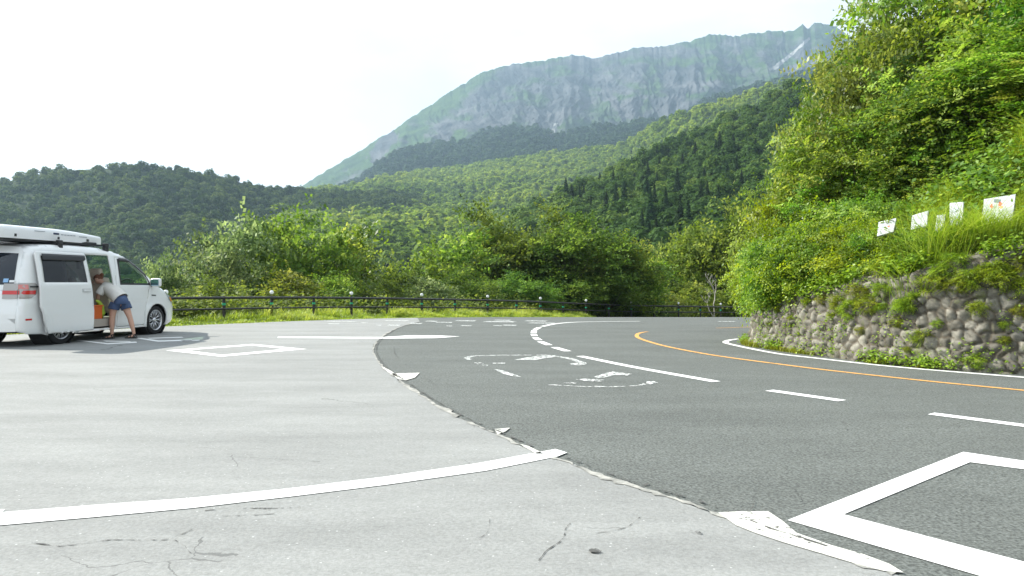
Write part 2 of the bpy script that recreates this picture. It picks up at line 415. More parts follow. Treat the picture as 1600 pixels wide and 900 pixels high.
def strip(pts, w, name, mat, off=.009, smooth=6, jit=0):
    """ribbon of width w along plan points"""
    P = catmull([Vector((*p, 0)) for p in pts], smooth) if smooth else [Vector((*p, 0)) for p in pts]
    vs = []; 
    for i, p in enumerate(P):
        d = (P[min(i+1, len(P)-1)]-P[max(i-1, 0)]).normalized(); nrm = Vector((-d.y, d.x, 0))
        ww = w(i/(len(P)-1)) if callable(w) else w
        for s in (-1, 1):
            q = p+nrm*(s*ww/2 + rr.normal(0, 1)*jit); vs.append((q.x, q.y, float(g(q.y))+off))
    fs = [(2*i, 2*i+2, 2*i+3, 2*i+1) for i in range(len(P)-1)]
    fs = [f[::-1] for f in fs]
    o = mesh_obj(name, vs, fs, mat); o['kind'] = 'structure'; return o
def pxstrip(px, w, name, mat, off=.009, smooth=6, jit=0): return strip([U(*p) for p in px], w, name, mat, off, smooth, jit)
def pxpoly(px, name, mat, off=.009, step=.25): return sheet(name, [U(*p) for p in px], mat, off, step)

# seam: crumbling strip of concrete and worn paint between the two surfaces
strip([(p.x, p.y) for p in seam[::2]], lambda t: .022+.05*math.sin(t*37)**2*math.sin(t*11)**2, 'pavement_seam', M['seam'], .013, 3, .014)
strip([(p.x+.05, p.y+.035) for p in seam[10:60:3]], .018, 'pavement_crack', M['crack'], .015, 3, .006)
strip([(p.x+.06, p.y+.05) for p in seam[60:-6:3]], .014, 'pavement_crack', M['crack'], .015, 3, .006)
for pl in ([(1122, 806), (1160, 804), (1200, 803), (1222, 818), (1245, 838), (1300, 858), (1350, 873), (1390, 886), (1412, 900), (1380, 899), (1330, 884), (1280, 870), (1225, 853), (1180, 838), (1150, 825)],
           [(612, 585), (656, 584), (648, 592), (634, 596), (622, 594)], [(772, 673), (797, 671), (790, 677), (778, 681)],
           [(812, 697), (826, 700), (850, 712), (838, 712)], [(596, 574), (612, 581), (624, 592), (606, 583)]):
    pxpoly(pl, 'worn_paint_patch', M['paint_worn'], .0135)

# ---- road markings
W_ = M['paint']
pxpoly([(-140, 822), (0, 806), (150, 794), (300, 782), (450, 767), (600, 749), (750, 727), (868, 704.5), (886, 710), (872, 716.5), (760, 739), (600, 762), (450, 781), (300, 798), (150, 812), (0, 825), (-140, 841)], 'parking_bay_line', W_, .0135)
pxpoly([(-30, 800), (8, 800), (-1, 808), (-40, 808)], 'parking_bay_line', W_, .0125)
def ext(a, b, d):
    a = Vector(a); b = Vector(b); return tuple(b+(b-a).normalized()*d)
A = U(1230.6, 816.4); B = U(1505, 708); C_ = U(1600, 722); D_ = U(1318, 806.5); E_ = U(1515.7, 724); F_ = U(1600, 735.4); G_ = U(1519, 900); H_ = U(1600, 882)
sheet('diamond_marking', [A, B, ext(B, C_, 1.6), ext(E_, F_, 1.6), E_, D_, ext(D_, H_, 1.2), ext(A, G_, .9)], W_, .009, .2)
pxstrip([(1190, 510.5), (1160, 511.8), (1119, 513)], .08, 'yellow_line', M['yellow'])
pxstrip([(1012, 518.8), (1003, 520), (996, 522.7), (997, 528), (1017.5, 535.5), (1051, 544), (1119, 556.4), (1220, 570), (1299, 580), (1450, 596.5), (1600, 611.3), (1760, 627), (2050, 652), (2500, 690), (3300, 760)], .095, 'yellow_line', M['yellow'])
pxstrip([(1190, 528), (1173, 529.2), (1152.5, 530.3), (1138, 532.5), (1134, 536), (1152.5, 541), (1186, 548), (1220, 554), (1267, 559.5), (1393, 573.5), (1600, 590.8), (1800, 606), (2100, 629), (2600, 668), (3300, 725)], .12, 'road_edge_line', W_)
pxstrip([(1000, 502.3), (936.5, 503), (899, 503.8), (869, 506.2), (847, 510.5)], .16, 'road_edge_line', W_)
for a, b in (((843, 512), (836, 515.5)), ((835, 516.8), (833.5, 520.6)), ((833.6, 522.2), (835.5, 525.6)), ((836, 528), (842.5, 532)), ((844, 534.2), (858, 539.8)), ((866, 543.3), (887, 549.5)),
             ((906, 557.2), (1119, 597.3)), ((1202, 611), (1316, 627.5)), ((1455, 648), (1640, 671.5))):
    a = Vector((*U(*a), 0)); b = Vector((*U(*b), 0)); m_ = a.lerp(b, .5)
    if a.y-b.y > 2.5:
        d = (b-a).normalized(); m_ = m_+Vector((-d.y, d.x, 0))*-.06
    strip([tuple(a[:2]), tuple(m_[:2]), tuple(b[:2])], .15, 'dashed_line', W_, .009, 4)
pxpoly([(434, 527), (597, 527.6), (640, 524.8), (680, 524.9), (719, 526.6), (680, 529.4), (600, 530), (434, 528.9)], 'arrow_marking', M['paint'], .0135)
dl = [(259, 548.7), (395, 538.6), (479.6, 546.6), (346, 558.8)]
di = [(292, 548.3), (394, 541), (447, 546.4), (347, 555.6)]
for i in range(4):
    j = (i+1) % 4
    pxpoly([dl[i], dl[j], di[j], di[i]], 'diamond_marking', M['paint'], .0135, .3)
for pl in ([(118, 533), (126, 532.5), (168, 537.2), (213, 534.8), (214, 536.6), (168, 539)], [(160, 533), (203, 534.2), (206, 535.3), (166, 534.6)],
           [(214, 530), (221, 529), (249, 533), (300, 531.5), (300, 533.2), (247, 535)], [(230, 529), (284, 527.2), (287, 528.4), (234, 530.2)], [(281, 533), (312, 532), (312, 533), (290, 534)]):
    pxpoly(pl, 'parking_bay_line', M['paint'], .0135)
# worn marks by the verge
far_marks = [(506, 558, 502.7, .9), (511, 531, 506.6, .8), (563, 575, 505, .7), (588, 596, 508.8, .7), (605, 626, 508.8, 1.3), (640, 660, 506, 1.3), (664, 684, 502.5, 1.1), (680, 708, 504.3, 1), (697, 707, 510, .8), (719, 738, 509.6, .9),
             (710, 745, 501.8, 1.2), (754, 808, 503.3, 1.3), (770, 785, 509.5, .8), (785, 808, 508.8, 1.3), (819, 856, 502.1, 1.2), (824, 868, 505.4, 1), (771, 800, 500.9, .9), (600, 640, 501.6, .8), (1120, 1150, 503, .6)]
for a, b, y, h_ in far_marks:
    k = (b-a)*.12
    pxpoly([(a, y+h_*.3), (a+k, y-h_*.7), (b, y-h_*.4), (b-k, y+h_*.8)], 'worn_road_mark', M['paint_thin'], .0135)
strip([tuple(p) for p in offs(12, None, lambda x: np.interp(x, [-9, -3, 3, 9], [1.5, 1.9, 1.4, .9]))[:150:6]], .10, 'road_edge_line', M['paint_thin'], .0125)
# worn round sign painted on the road
for px, w in (([(736, 563), (730, 560), (742, 557), (775, 556), (830, 555.6)], .09), ([(838, 555.8), (858, 556.2), (890, 561), (912, 569)], .12),
              ([(857, 602.5), (905, 604.5), (940, 606), (985, 604.5), (1012, 601)], .05), ([(1008, 601.5), (1026, 598.5)], .09)):
    pxstrip(px, w, 'painted_road_symbol', M['paint_thin'], .009, 6, .012)
for pl in ([(803, 563.5), (820, 560), (838, 557.5), (860, 556.8), (868, 559), (850, 561), (838, 563.8)], [(890, 569.5), (902, 568), (916, 571), (905, 572.2), (893, 571.5)],
           [(770, 568), (790, 567.8), (789, 569.3), (770, 569.4)], [(740, 567.6), (750, 567.2), (757, 569.3), (746, 570)], [(753, 571.2), (763, 571.5), (761, 573), (754, 572.6)],
           [(772, 578), (784, 579.5), (797, 584), (815, 590.5), (800, 589), (786, 585.4)], [(928, 590), (944, 585), (958, 581.5), (966, 583), (988, 585.6), (980, 588), (962, 587.4), (946, 591), (932, 592.6)],
           [(899, 594), (915, 593.2), (944, 595), (940, 597.8), (915, 597.2)], [(880, 599.5), (897, 598.8), (902, 600), (894, 601.4)], [(1010, 597.5), (1022, 597), (1027, 599.6), (1016, 602), (1010, 601)], [(925, 604.5), (938, 604), (946, 605.6), (936, 606.6)]):
    pxpoly(pl, 'painted_road_symbol', M['paint_thin'], .011, .15)
# cracks in both surfaces
for px, w in (([(45, 853), (95, 857), (140, 853), (175, 849), (230, 848), (265, 846), (300, 832)], .018), ([(268, 846), (285, 856), (298, 870)], .010), ([(320, 802), (365, 799), (420, 798), (470, 796)], .022),
              ([(340, 811), (400, 809), (440, 806)], .014), ([(838, 888), (852, 866), (878, 848), (884, 830), (892, 822)], .012), ([(930, 838), (975, 829), (1000, 812)], .010),
              ([(1008, 738), (1035, 732), (1068, 722)], .014), ([(1130, 806), (1150, 802), (1172, 801), (1178, 785)], .012), ([(615, 603), (640, 604), (672, 602)], .02), ([(617, 541), (616, 551), (623, 561)], .02),
              ([(1002, 765), (1015, 756)], .02), ([(1385, 892), (1395, 880), (1405, 874)], .014), ([(740, 850), (762, 836), (765, 815)], .006), ([(60, 590), (90, 585), (120, 591)], .01), ([(300, 715), (400, 718), (500, 724)], .008)):
    pxstrip(px, w*.36, 'pavement_crack', M['crack'], .0125, 5, w*.2)
for px, py in ((930, 866), (1086, 838)):
    x, y = U(px, py)
    o = MB().lathe([(.0, .001), (.03, .0)], (x, y, .017), 'Z', 12).build('pavement_pit', M['crack']); o['kind'] = 'structure'

# ------------------------------------------------------------------ hills and mountain
def lin(pts, x):
    return np.interp(x, [p[0] for p in pts], [p[1] for p in pts])

class Ridge:
    """a hillside: its crest and foot as measured directions, each with its own distance"""
    def __init__(s, top, bot, Dt, Db, rough=0, seed=0, pw=1.0, dn=0, dfx=90., dfy=60.):
        s.top, s.bot, s.Dt, s.Db, s.rough, s.seed, s.pw, s.dn, s.dfx, s.dfy = top, bot, Dt, Db, rough, seed, pw, dn, dfx, dfy
    def at(s, px, t):
        px = np.asarray(px, float); t = np.asarray(t, float)
        ty = lin(s.top, px) + s.rough*np.clip(t, 0, 1)**10*((fbm(px/14., px*0, s.seed, 4)-.5)*2 + (fbm(px/4., px*0, s.seed+3, 3)-.5)*1.6)
        by = lin(s.bot, px)
        y = by + (ty-by)*t
        Dt = lin(s.Dt, px); Db = lin(s.Db, px); D = Db + (Dt-Db)*t**s.pw
        if s.dn: D = D*(1 + s.dn*(fbm(px/s.dfx, y/s.dfy, s.seed+5, 4)-.5)*np.sin(np.pi*np.clip(t, 0, 1))**.5)
        return np.stack([(px-800)/F*D, D, HC+(YH-y)/F*D], -1)
    def surface(s, name, x0, x1, nx, nt, mat, back=.4, smooth=True, attrs=None):
        px = np.linspace(x0, x1, nx); t = np.linspace(0, 1, nt)
        PX, T = np.meshgrid(px, t, indexing='ij'); P = s.at(PX, T)
        top = P[:, -1]; bk = []
        for k in (1, 2, 3):                      # the far side falls away behind the crest
            q = top.copy(); q[:, :2] *= 1+back*k/3; q[:, 2] = top[:, 2]-(np.abs(top[:, 2])*.45+15)*k**1.5; bk.append(q)
        ft = [P[:, 0]*np.array([f_, f_, 0])+np.array([0, 0, 1.])*np.minimum(z_, P[:, 0, 2]-4)[:, None] for f_, z_ in ((.80, -72), (.92, -34))]
        P2 = np.concatenate([np.stack(ft, 1), P, np.stack(bk, 1)], 1)
        at = None
        if attrs: at = {k: np.pad(v(PX, T), ((0, 0), (2, 3)), mode='edge') for k, v in attrs.items()}
        o = link(bpy.data.objects.new(name, grid_mesh(name, P2, mat, at, smooth))); o['kind'] = 'structure'
        return o, P

def crowns(C, R, Hh, nq, qs, seed, flat=.75, tint0=None, lumps=5):
    """leafy crowns at points C (n,3): nq leaf-clump quads each, on a few lumps per crown"""
    r = np.random.default_rng(seed); n = len(C)
    L = lumps
    lo = r.normal(0, 1, (n, L, 3)); lo /= np.linalg.norm(lo, axis=2, keepdims=True); lo[:, :, 2] = np.abs(lo[:, :, 2])*.8-.1
    lo *= .5
    k = r.integers(0, L, (n, nq))
    d = r.normal(0, 1, (n, nq, 3)); d[..., 2] = d[..., 2]*.8+.35; d /= np.linalg.norm(d, axis=2, keepdims=True)
    rad = r.uniform(.42, .60, (n, nq, 1))
    off = np.take_along_axis(lo, k[..., None], 1) + d*rad
    P = C[:, None] + off*np.stack([R, R, Hh*.5], -1)[:, None]; P[..., 2] += Hh[:, None]*.15
    nr = d*1.0 + np.array([0, 0, .25]) + r.normal(0, .32, (n, nq, 3)); nr /= np.linalg.norm(nr, axis=2, keepdims=True)
    a = np.cross(nr, r.normal(0, 1, (n, nq, 3))); a /= np.linalg.norm(a, axis=2, keepdims=True); b = np.cross(nr, a)
    s = (qs*R/4)[:, None, None]*r.uniform(.6, 1.4, (n, nq, 1)); s2 = s*r.uniform(.5, .9, (n, nq, 1))
    Q = np.stack([P-a*s, P-b*s2, P+a*s, P+b*s2], 2).reshape(-1, 4, 3)
    t0 = (r.uniform(0, 1, n) if tint0 is None else tint0)[:, None]
    tint = np.clip(.15+.6*t0 + r.normal(0, .12, (n, nq)), 0, 1).ravel()
    return Q, tint

def conifers(C, Hh, nq, seed):
    r = np.random.default_rng(seed); n = len(C)
    t = r.uniform(0, 1, (n, nq))**.8; a = r.uniform(0, 2*np.pi, (n, nq))
    rad = (1-t)*Hh[:, None]*.17*r.uniform(.5, 1.1, (n, nq)) + .1
    P = C[:, None] + np.stack([rad*np.cos(a), rad*np.sin(a), t*Hh[:, None]], -1)
    out = np.stack([np.cos(a), np.sin(a), -.5+0*a], -1); sd = np.stack([-np.sin(a), np.cos(a), 0*a], -1)
    s = (Hh[:, None]*.045*r.uniform(.6, 1.4, (n, nq)))[..., None]
    Q = np.stack([P-out*s, P-sd*s*.6, P+out*s*1.3, P+sd*s*.6], 2).reshape(-1, 4, 3)
    return Q, np.clip(r.normal(.5, .2, n*nq), 0, 1)

def forest(name, ridge, x0, x1, spacing, R, nq, qs, mat, seed, t1=1.0, mask=None, con=0, lumps=5, patch=120):
    """trees packed over a hillside, roughly one per spacing x spacing metres, seen from the crest down"""
    r = np.random.default_rng(seed)
    px = np.linspace(x0, x1, 60); t = np.linspace(0, t1, 60); PX, T = np.meshgrid(px, t, indexing='ij'); P = ridge.at(PX, T)
    e1 = P[1:, :-1]-P[:-1, :-1]; e2 = P[:-1, 1:]-P[:-1, :-1]
    A = np.linalg.norm(np.cross(e1, e2), axis=2); n = int(3.2*A.sum()/spacing**2)
    c = r.choice(A.size, n, p=A.ravel()/A.sum()); i, j = np.unravel_index(c, A.shape)
    pxs = px[i]+(px[1]-px[0])*r.random(n); ts = t[j]+(t[1]-t[0])*r.random(n)
    if mask is not None: k = mask(pxs, ts); pxs, ts = pxs[k], ts[k]
    C = ridge.at(pxs, ts)
    # thin out neighbours
    cell = {}; keep = []
    for m, p in enumerate(C):
        key = (int(p[0]//(spacing*.95)), int(p[1]//(spacing*.95)))
        if key in cell: continue
        cell[key] = 1; keep.append(m)
    C = C[keep]; n = len(C)
    tint0 = np.clip(fbm(C[:, 0]/patch, C[:, 1]/patch, seed, 3)*1.6-.3 + r.normal(0, .28, n), 0, 1)
    isc = r.random(n) < con
    RR = R*r.uniform(.7, 1.25, n)
    Q, tn = crowns(C[~isc]-np.array([0, 0, .2*R]), RR[~isc], RR[~isc]*2.1*r.uniform(.8, 1.4, (~isc).sum()), nq, qs, seed+1, tint0=tint0[~isc], lumps=lumps)
    if isc.any():
        Q2, t2 = conifers(C[isc], R*r.uniform(1.8, 3.2, isc.sum()), nq, seed+2); Q = np.concatenate([Q, Q2]); tn = np.r_[tn, t2*.3]
    o = link(bpy.data.objects.new(name, quads_mesh(name, Q, mat, tn))); o['kind'] = 'stuff'
    print(name, n, 'crowns', len(Q), 'quads')
    return o

# main mountain
M1 = Ridge([(380, 340), (430, 315), (470, 292), (520, 262), (560, 237), (600, 213), (650, 180), (700, 147), (745, 118), (770, 110), (800, 101), (830, 97), (860, 93), (890, 86), (925, 92), (960, 84), (1000, 75), (1050, 71), (1090, 62), (1110, 55), (1150, 58), (1200, 50), (1238, 50), (1252, 40), (1262, 45), (1272, 37), (1290, 38), (1302, 43), (1350, 70), (1420, 90), (1500, 140)],
           [(380, 350), (470, 315), (600, 300), (760, 270), (900, 255), (1050, 245), (1200, 230), (1500, 220)],
           [(380, 2300), (600, 2500), (900, 3000), (1200, 3200), (1500, 3300)], [(380, 1900), (600, 1750), (900, 1900), (1500, 2100)], 2.6, 4, 1.0)
_at = M1.at
def m1_at(px, t):
    P = _at(px, t); y = lin(M1.bot, px)+(lin(M1.top, px)-lin(M1.bot, px))*t
    px = px + 16*(fbm(px/150., y/110., 61, 3)-.5)*2 + 3*(fbm(px/14., y/14., 62, 3)-.5)*2
    # gullies run down from the crest, ribs branch between them
    sx = px + (1-t)*40*(vnoise(px/55., t*2, 9)-.5) - (1-t)*35
    def ridged(x, yy, s): return 1-np.abs(2*vnoise(x, yy, s)-1)
    f = ridged(sx/85.+t*.9, t*1.5, 21)*.40 + ridged(sx/34.-t*1.3, t*2.6+3, 22)*.24 + ridged(sx/14.+t*1.9, t*6., 23)*.10 + ridged(px/13.-y/30.+3*fbm(px/30., y/30., 28, 3), y/19., 24)*.13 + .26*fbm(px/12., y/14., 27, 6, .62) + fbm(px/3., y/3., 25, 3)*.07
    amp = 150*np.clip(np.sin(np.pi*np.clip(t*.86+.1, 0, 1)), 0, 1)
    D = P[..., 1]; D2 = D - amp*(f-.55)
    out = P.copy(); out[..., 1] = D2
    return out
M1.at = m1_at
m, n, l, p = mat_new('mountain_rock'); tc = n.new('ShaderNodeTexCoord')
mpn = n.new('ShaderNodeMapping'); mpn.inputs['Scale'].default_value = (.009, .009, .006); l.new(tc.outputs['Object'], mpn.inputs['Vector'])
t1 = n.new('ShaderNodeTexNoise'); t1.inputs['Scale'].default_value = 1; t1.inputs['Detail'].default_value = 9; t1.inputs['Roughness'].default_value = .68; l.new(mpn.outputs[0], t1.inputs['Vector'])
r1 = n.new('ShaderNodeValToRGB'); e = r1.color_ramp.elements; e[0].position = .34; e[0].color = (.016, .024, .028, 1); e[1].position = .74; e[1].color = (.125, .128, .132, 1); l.new(t1.outputs['Fac'], r1.inputs['Fac'])
av = n.new('ShaderNodeAttribute'); av.attribute_name = 'veg'
t2 = n.new('ShaderNodeTexNoise'); t2.inputs['Scale'].default_value = .009; t2.inputs['Detail'].default_value = 10; t2.inputs['Roughness'].default_value = .7; l.new(tc.outputs['Object'], t2.inputs['Vector'])
ad = n.new('ShaderNodeMath'); ad.operation = 'ADD'; l.new(av.outputs['Fac'], ad.inputs[0]); l.new(t2.outputs['Fac'], ad.inputs[1])
mr = n.new('ShaderNodeMapRange'); mr.inputs['From Min'].default_value = .90; mr.inputs['From Max'].default_value = 1.10; l.new(ad.outputs[0], mr.inputs['Value'])
r2 = n.new('ShaderNodeValToRGB'); r2.color_ramp.elements[0].color = (.016, .040, .016, 1); r2.color_ramp.elements[1].color = (.045, .085, .024, 1); r2.color_ramp.elements[0].position = .35; r2.color_ramp.elements[1].position = .65
t3 = n.new('ShaderNodeTexNoise'); t3.inputs['Scale'].default_value = .02; t3.inputs['Detail'].default_value = 8; l.new(tc.outputs['Object'], t3.inputs['Vector']); l.new(t3.outputs['Fac'], r2.inputs['Fac'])
mm = n.new('ShaderNodeMix'); mm.data_type = 'RGBA'; l.new(mr.outputs['Result'], mm.inputs['Factor']); l.new(r1.outputs[0], mm.inputs['A']); l.new(r2.outputs[0], mm.inputs['B'])
sc_ = n.new('ShaderNodeMapRange'); sc_.inputs['From Min'].default_value = -.35; sc_.inputs['From Max'].default_value = -.75; l.new(av.outputs['Fac'], sc_.inputs['Value'])
ms = n.new('ShaderNodeMix'); ms.data_type = 'RGBA'; l.new(sc_.outputs['Result'], ms.inputs['Factor']); l.new(mm.outputs['Result'], ms.inputs['A']); ms.inputs['B'].default_value = (.22, .23, .225, 1)
l.new(ms.outputs['Result'], p.inputs['Base Color']); p.inputs['Roughness'].default_value = .95; p.inputs['Specular IOR Level'].default_value = .05
bp = n.new('ShaderNodeBump'); bp.inputs['Strength'].default_value = .7; bp.inputs['Distance'].default_value = 22; l.new(t1.outputs['Fac'], bp.inputs['Height']); l.new(bp.outputs[0], p.inputs['Normal'])
M['mountain'] = m
ROCKLO = [(380, 300), (470, 296), (560, 262), (600, 246), (640, 235), (700, 226), (740, 220), (780, 205), (850, 208), (866, 212), (880, 190), (905, 178), (940, 150), (970, 185), (985, 190), (1010, 160), (1035, 190), (1068, 180), (1125, 148), (1180, 130), (1240, 116), (1290, 100), (1500, 90)]
def veg(PX, T):
    y = lin(M1.bot, PX)+(lin(M1.top, PX)-lin(M1.bot, PX))*T
    v = .5*(y > lin(ROCKLO, PX)+8*(fbm(PX/9., y/9., 31, 3)-.5)*2)
    leftslope = np.clip((lin([(380, 0), (470, 30), (600, 60), (700, 45), (800, 14), (900, 8), (1500, 8)], PX)-(y-lin(M1.top, PX)))/25, 0, 1)
    band = np.clip((fbm(PX/30., y/14., 33, 4)-.5)*3.2, -1, 1)
    v = np.maximum(v, .36*leftslope + .30*band + .38)
    v = v + .14*np.clip((PX-1040)/60, 0, 1)*(v > 0) + .05*np.clip((30-(y-lin(M1.top, PX)))/25, 0, 1)
    # screes
    for (a, b, c, d, w) in ((1262, 62, 1205, 113, 2.2), (1232, 88, 1200, 112, 2.0), (868, 196, 862, 212, 3.2), (610, 215, 590, 245, 12), (1290, 96, 1225, 116, 8), (975, 178, 945, 150, 6), (900, 150, 870, 190, 8), (690, 200, 700, 215, 9), (760, 160, 740, 200, 7), (1080, 120, 1050, 165, 7)):
        tt = np.clip(((PX-a)*(c-a)+(y-b)*(d-b))/((c-a)**2+(d-b)**2), 0, 1)
        dd = np.hypot(PX-(a+(c-a)*tt), y-(b+(d-b)*tt)); v = np.where(dd < w*(.6+.8*vnoise(PX/5., y/5., 35)), -.3-.6*(w < 4), v)
    return v
M1.surface('mountain', 380, 1500, 1000, 260, M['mountain'], .5, attrs={'veg': veg})

FF = M['forest_floor']
# forested foothills of the mountain
M2 = Ridge([(430, 330), (560, 285), (607, 247), (640, 233), (675, 225), (737, 221), (765, 205), (810, 198), (844, 199), (866, 214), (894, 205), (930, 198), (973, 196), (1010, 188), (1035, 192), (1068, 180), (1125, 150), (1181, 136), (1237, 121), (1282, 104), (1330, 90), (1420, 80)],
           [(430, 345), (600, 310), (760, 290), (900, 265), (1050, 230), (1150, 180), (1420, 150)], [(430, 1500), (800, 1900), (1420, 2000)], [(430, 1200), (800, 1350), (1100, 1400), (1420, 1500)], 1.5, 41, dn=.1)
M2.surface('foothills', 430, 1420, 160, 30, FF)
forest('foothill_forest', M2, 430, 1400, 17, 9.5, 110, 1.05, M['far_dark'], 42, lumps=4)
# valley forest
M3 = Ridge([(440, 305), (534, 296), (619, 276), (731, 262), (844, 244), (928, 234), (979, 226), (1024, 199), (1069, 179), (1097, 170), (1142, 158), (1200, 140), (1300, 120)],
           [(440, 400), (560, 410), (700, 425), (900, 440), (1300, 440)], [(440, 900), (700, 1350), (900, 1350), (1050, 1050), (1300, 900)], [(440, 330), (1300, 330)], 1, 51, pw=1.6, dn=.22, dfx=110, dfy=26)
M3.surface('valley_slope', 440, 1300, 160, 60, FF)
forest('valley_forest', M3, 440, 1250, 10.5, 6.6, 130, .95, M['valley_leaf'], 52, patch=140, lumps=4, mask=lambda x, t: (x < 1010) | (t > .6))
# left hill
M5 = Ridge([(-900, 380), (-500, 345), (-300, 325), (-160, 310), (-60, 296), (0, 288), (30, 279), (60, 272), (90, 268), (125, 266), (170, 262), (230, 263), (280, 268), (320, 273), (360, 279), (385, 288), (410, 297), (440, 298), (480, 299), (530, 301), (600, 300), (640, 306), (680, 318), (700, 330)],
           [(-900, 470), (-160, 450), (300, 450), (460, 425), (520, 380), (600, 345), (640, 330), (700, 334)], [(-160, 560), (300, 620), (480, 760), (700, 900)], [(-160, 330), (300, 330), (460, 360), (600, 620), (700, 820)], 1, 61, dn=.12, dfx=70, dfy=40)
M5.surface('wooded_hill', -900, 700, 120, 40, FF)
forest('hill_forest', M5, -420, 700, 6.8, 4.0, 240, .66, M['far_leaf'], 62, con=.0, patch=60)
# near wooded slope on the right
M4 = Ridge([(800, 345), (860, 322), (880, 306), (937, 288), (974, 264), (1021, 239), (1068, 217), (1105, 205), (1136, 184), (1177, 172), (1208, 153), (1248, 131), (1267, 124), (1290, 104), (1350, 70), (1420, 40), (1700, 30), (2200, 200)],
           [(800, 400), (900, 455), (1420, 480)], [(800, 330), (937, 380), (1068, 430), (1200, 430), (1420, 380)], [(800, 240), (900, 120), (1420, 95)], 1, 71, pw=1.5, dn=.15, dfx=60, dfy=50)
M4.surface('near_slope', 800, 2200, 180, 50, FF)
forest('slope_forest', M4, 800, 1480, 6.6, 4.1, 620, .48, M['slope_leaf'], 72, patch=45, lumps=7)

# single conifers standing out of the slope forest
def conifer_mesh(seed):
    r = np.random.default_rng(seed); C = np.zeros((1, 3)); H = np.array([1.0])
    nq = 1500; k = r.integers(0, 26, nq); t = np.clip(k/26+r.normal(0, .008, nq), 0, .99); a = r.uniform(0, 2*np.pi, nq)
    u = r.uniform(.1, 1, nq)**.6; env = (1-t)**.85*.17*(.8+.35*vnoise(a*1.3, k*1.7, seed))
    rad = env*u; P = np.stack([rad*np.cos(a), rad*np.sin(a), t*.94+.06-rad*.35], -1)
    out = np.stack([np.cos(a), np.sin(a), -.35-.3*u], -1); sd = np.stack([-np.sin(a), np.cos(a), r.normal(0, .3, nq)], -1)
    s = (.017+.02*(1-t))[:, None]*r.uniform(.6, 1.3, (nq, 1))
    Q = np.stack([P-out*s, P-sd*s*.55, P+out*s*1.2, P+sd*s*.55], 1)
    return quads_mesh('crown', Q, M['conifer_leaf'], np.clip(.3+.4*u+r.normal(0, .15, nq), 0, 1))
CON = [conifer_mesh(s) for s in (1, 2, 3)]
trk = MB().tube([(0, 0, -.05), (0, 0, .5), (0, 0, .97)], [.016, .010, .002], 6); 
def make_conifer():
    e = link(bpy.data.objects.new('conifer_tree', None))
    link(bpy.data.objects.new('crown', CON[0]), e); trk.build('trunk', M['bark'], e)
    return e
def clone(root):
    r_ = root.copy(); COL.objects.link(r_)
    for ch in list(root.children):
        c = ch.copy(); COL.objects.link(c); c.parent = r_
        for q in ch.children:
            d = q.copy(); COL.objects.link(d); d.parent = c
    return r_
con0 = make_conifer()
conpos = [(884, 318, 30), (893, 322, 26), (905, 330, 30), (937, 296, 20), (958, 300, 26), (966, 305, 22), (987, 262, 14), (1005, 253, 14), (1018, 252, 14), (1030, 280, 26), (947, 345, 34), (962, 338, 40), (975, 330, 36), (1010, 320, 34), (1022, 335, 38),
          (1016, 352, 44), (1040, 338, 34), (1058, 310, 36), (1012, 290, 28), (1026, 300, 24), (1062, 372, 50), (1075, 368, 42), (1095, 330, 36), (1105, 322, 30), (1086, 262, 30), (1124, 248, 32), (1118, 252, 26), (1136, 290, 28), (1150, 275, 24), (1158, 300, 26),
          (1170, 252, 20), (1012, 385, 46), (1025, 392, 40), (1003, 372, 34), (923, 340, 26), (912, 322, 24), (1122, 335, 34), (1044, 262, 18), (1066, 268, 22), (1180, 240, 18), (1145, 232, 18), (1100, 292, 24)]
conl = []
for i, (px, yb, hp) in enumerate(conpos):
    by = lin(M4.bot, px); ty = lin(M4.top, px); t = float(np.clip((by-yb)/(by-ty), 0, 1.0))
    P = M4.at(px, t); H = hp/F*P[1]*1.55
    o = con0 if i == 0 else clone(con0)
    o.location = (P[0], P[1], P[2]-.12*H); o.scale = (H*random.uniform(.9, 1.25), H*random.uniform(.9, 1.25), H); o.rotation_euler.z = random.uniform(0, 6.28)
    for ch in o.children:
        if ch.name.startswith('crown'): ch.data = CON[i % 3]
    tag(o, None, 'conifer', 'conifers scattered over the wooded slope'); conl.append((px, o, hp))

ORD = 'first second third fourth fifth sixth seventh eighth ninth tenth eleventh twelfth thirteenth fourteenth fifteenth sixteenth seventeenth eighteenth nineteenth twentieth'.split()
ORD += ['twenty-'+w for w in ORD[:9]] + ['thirtieth'] + ['thirty-'+w for w in ORD[:9]] + ['fortieth'] + ['forty-'+w for w in ORD[:9]]
conl.sort(key=lambda q: q[0])
for i, (px, o, hp) in enumerate(conl):
    sz = 'tall' if hp > 35 else ('middling' if hp > 25 else 'small')
    if i < 21: o['label'] = '%s dark conifer on the wooded slope, %s conifer from the left' % (sz, ORD[i])
    else: o['label'] = '%s dark conifer on the wooded slope, %s conifer from the right' % (sz, ORD[len(conl)-1-i])

# ------------------------------------------------------------------ broadleaf trees
def leaf_quads(P, ax, nr, ln, wd):
    """pointed leaves: base, side, tip, side"""
    sd = np.cross(nr, ax); sd /= np.linalg.norm(sd, axis=-1, keepdims=True)+1e-9
    return np.stack([P, P+ax*ln*.45+sd*wd*.5, P+ax*ln, P+ax*ln*.45-sd*wd*.5], -2)

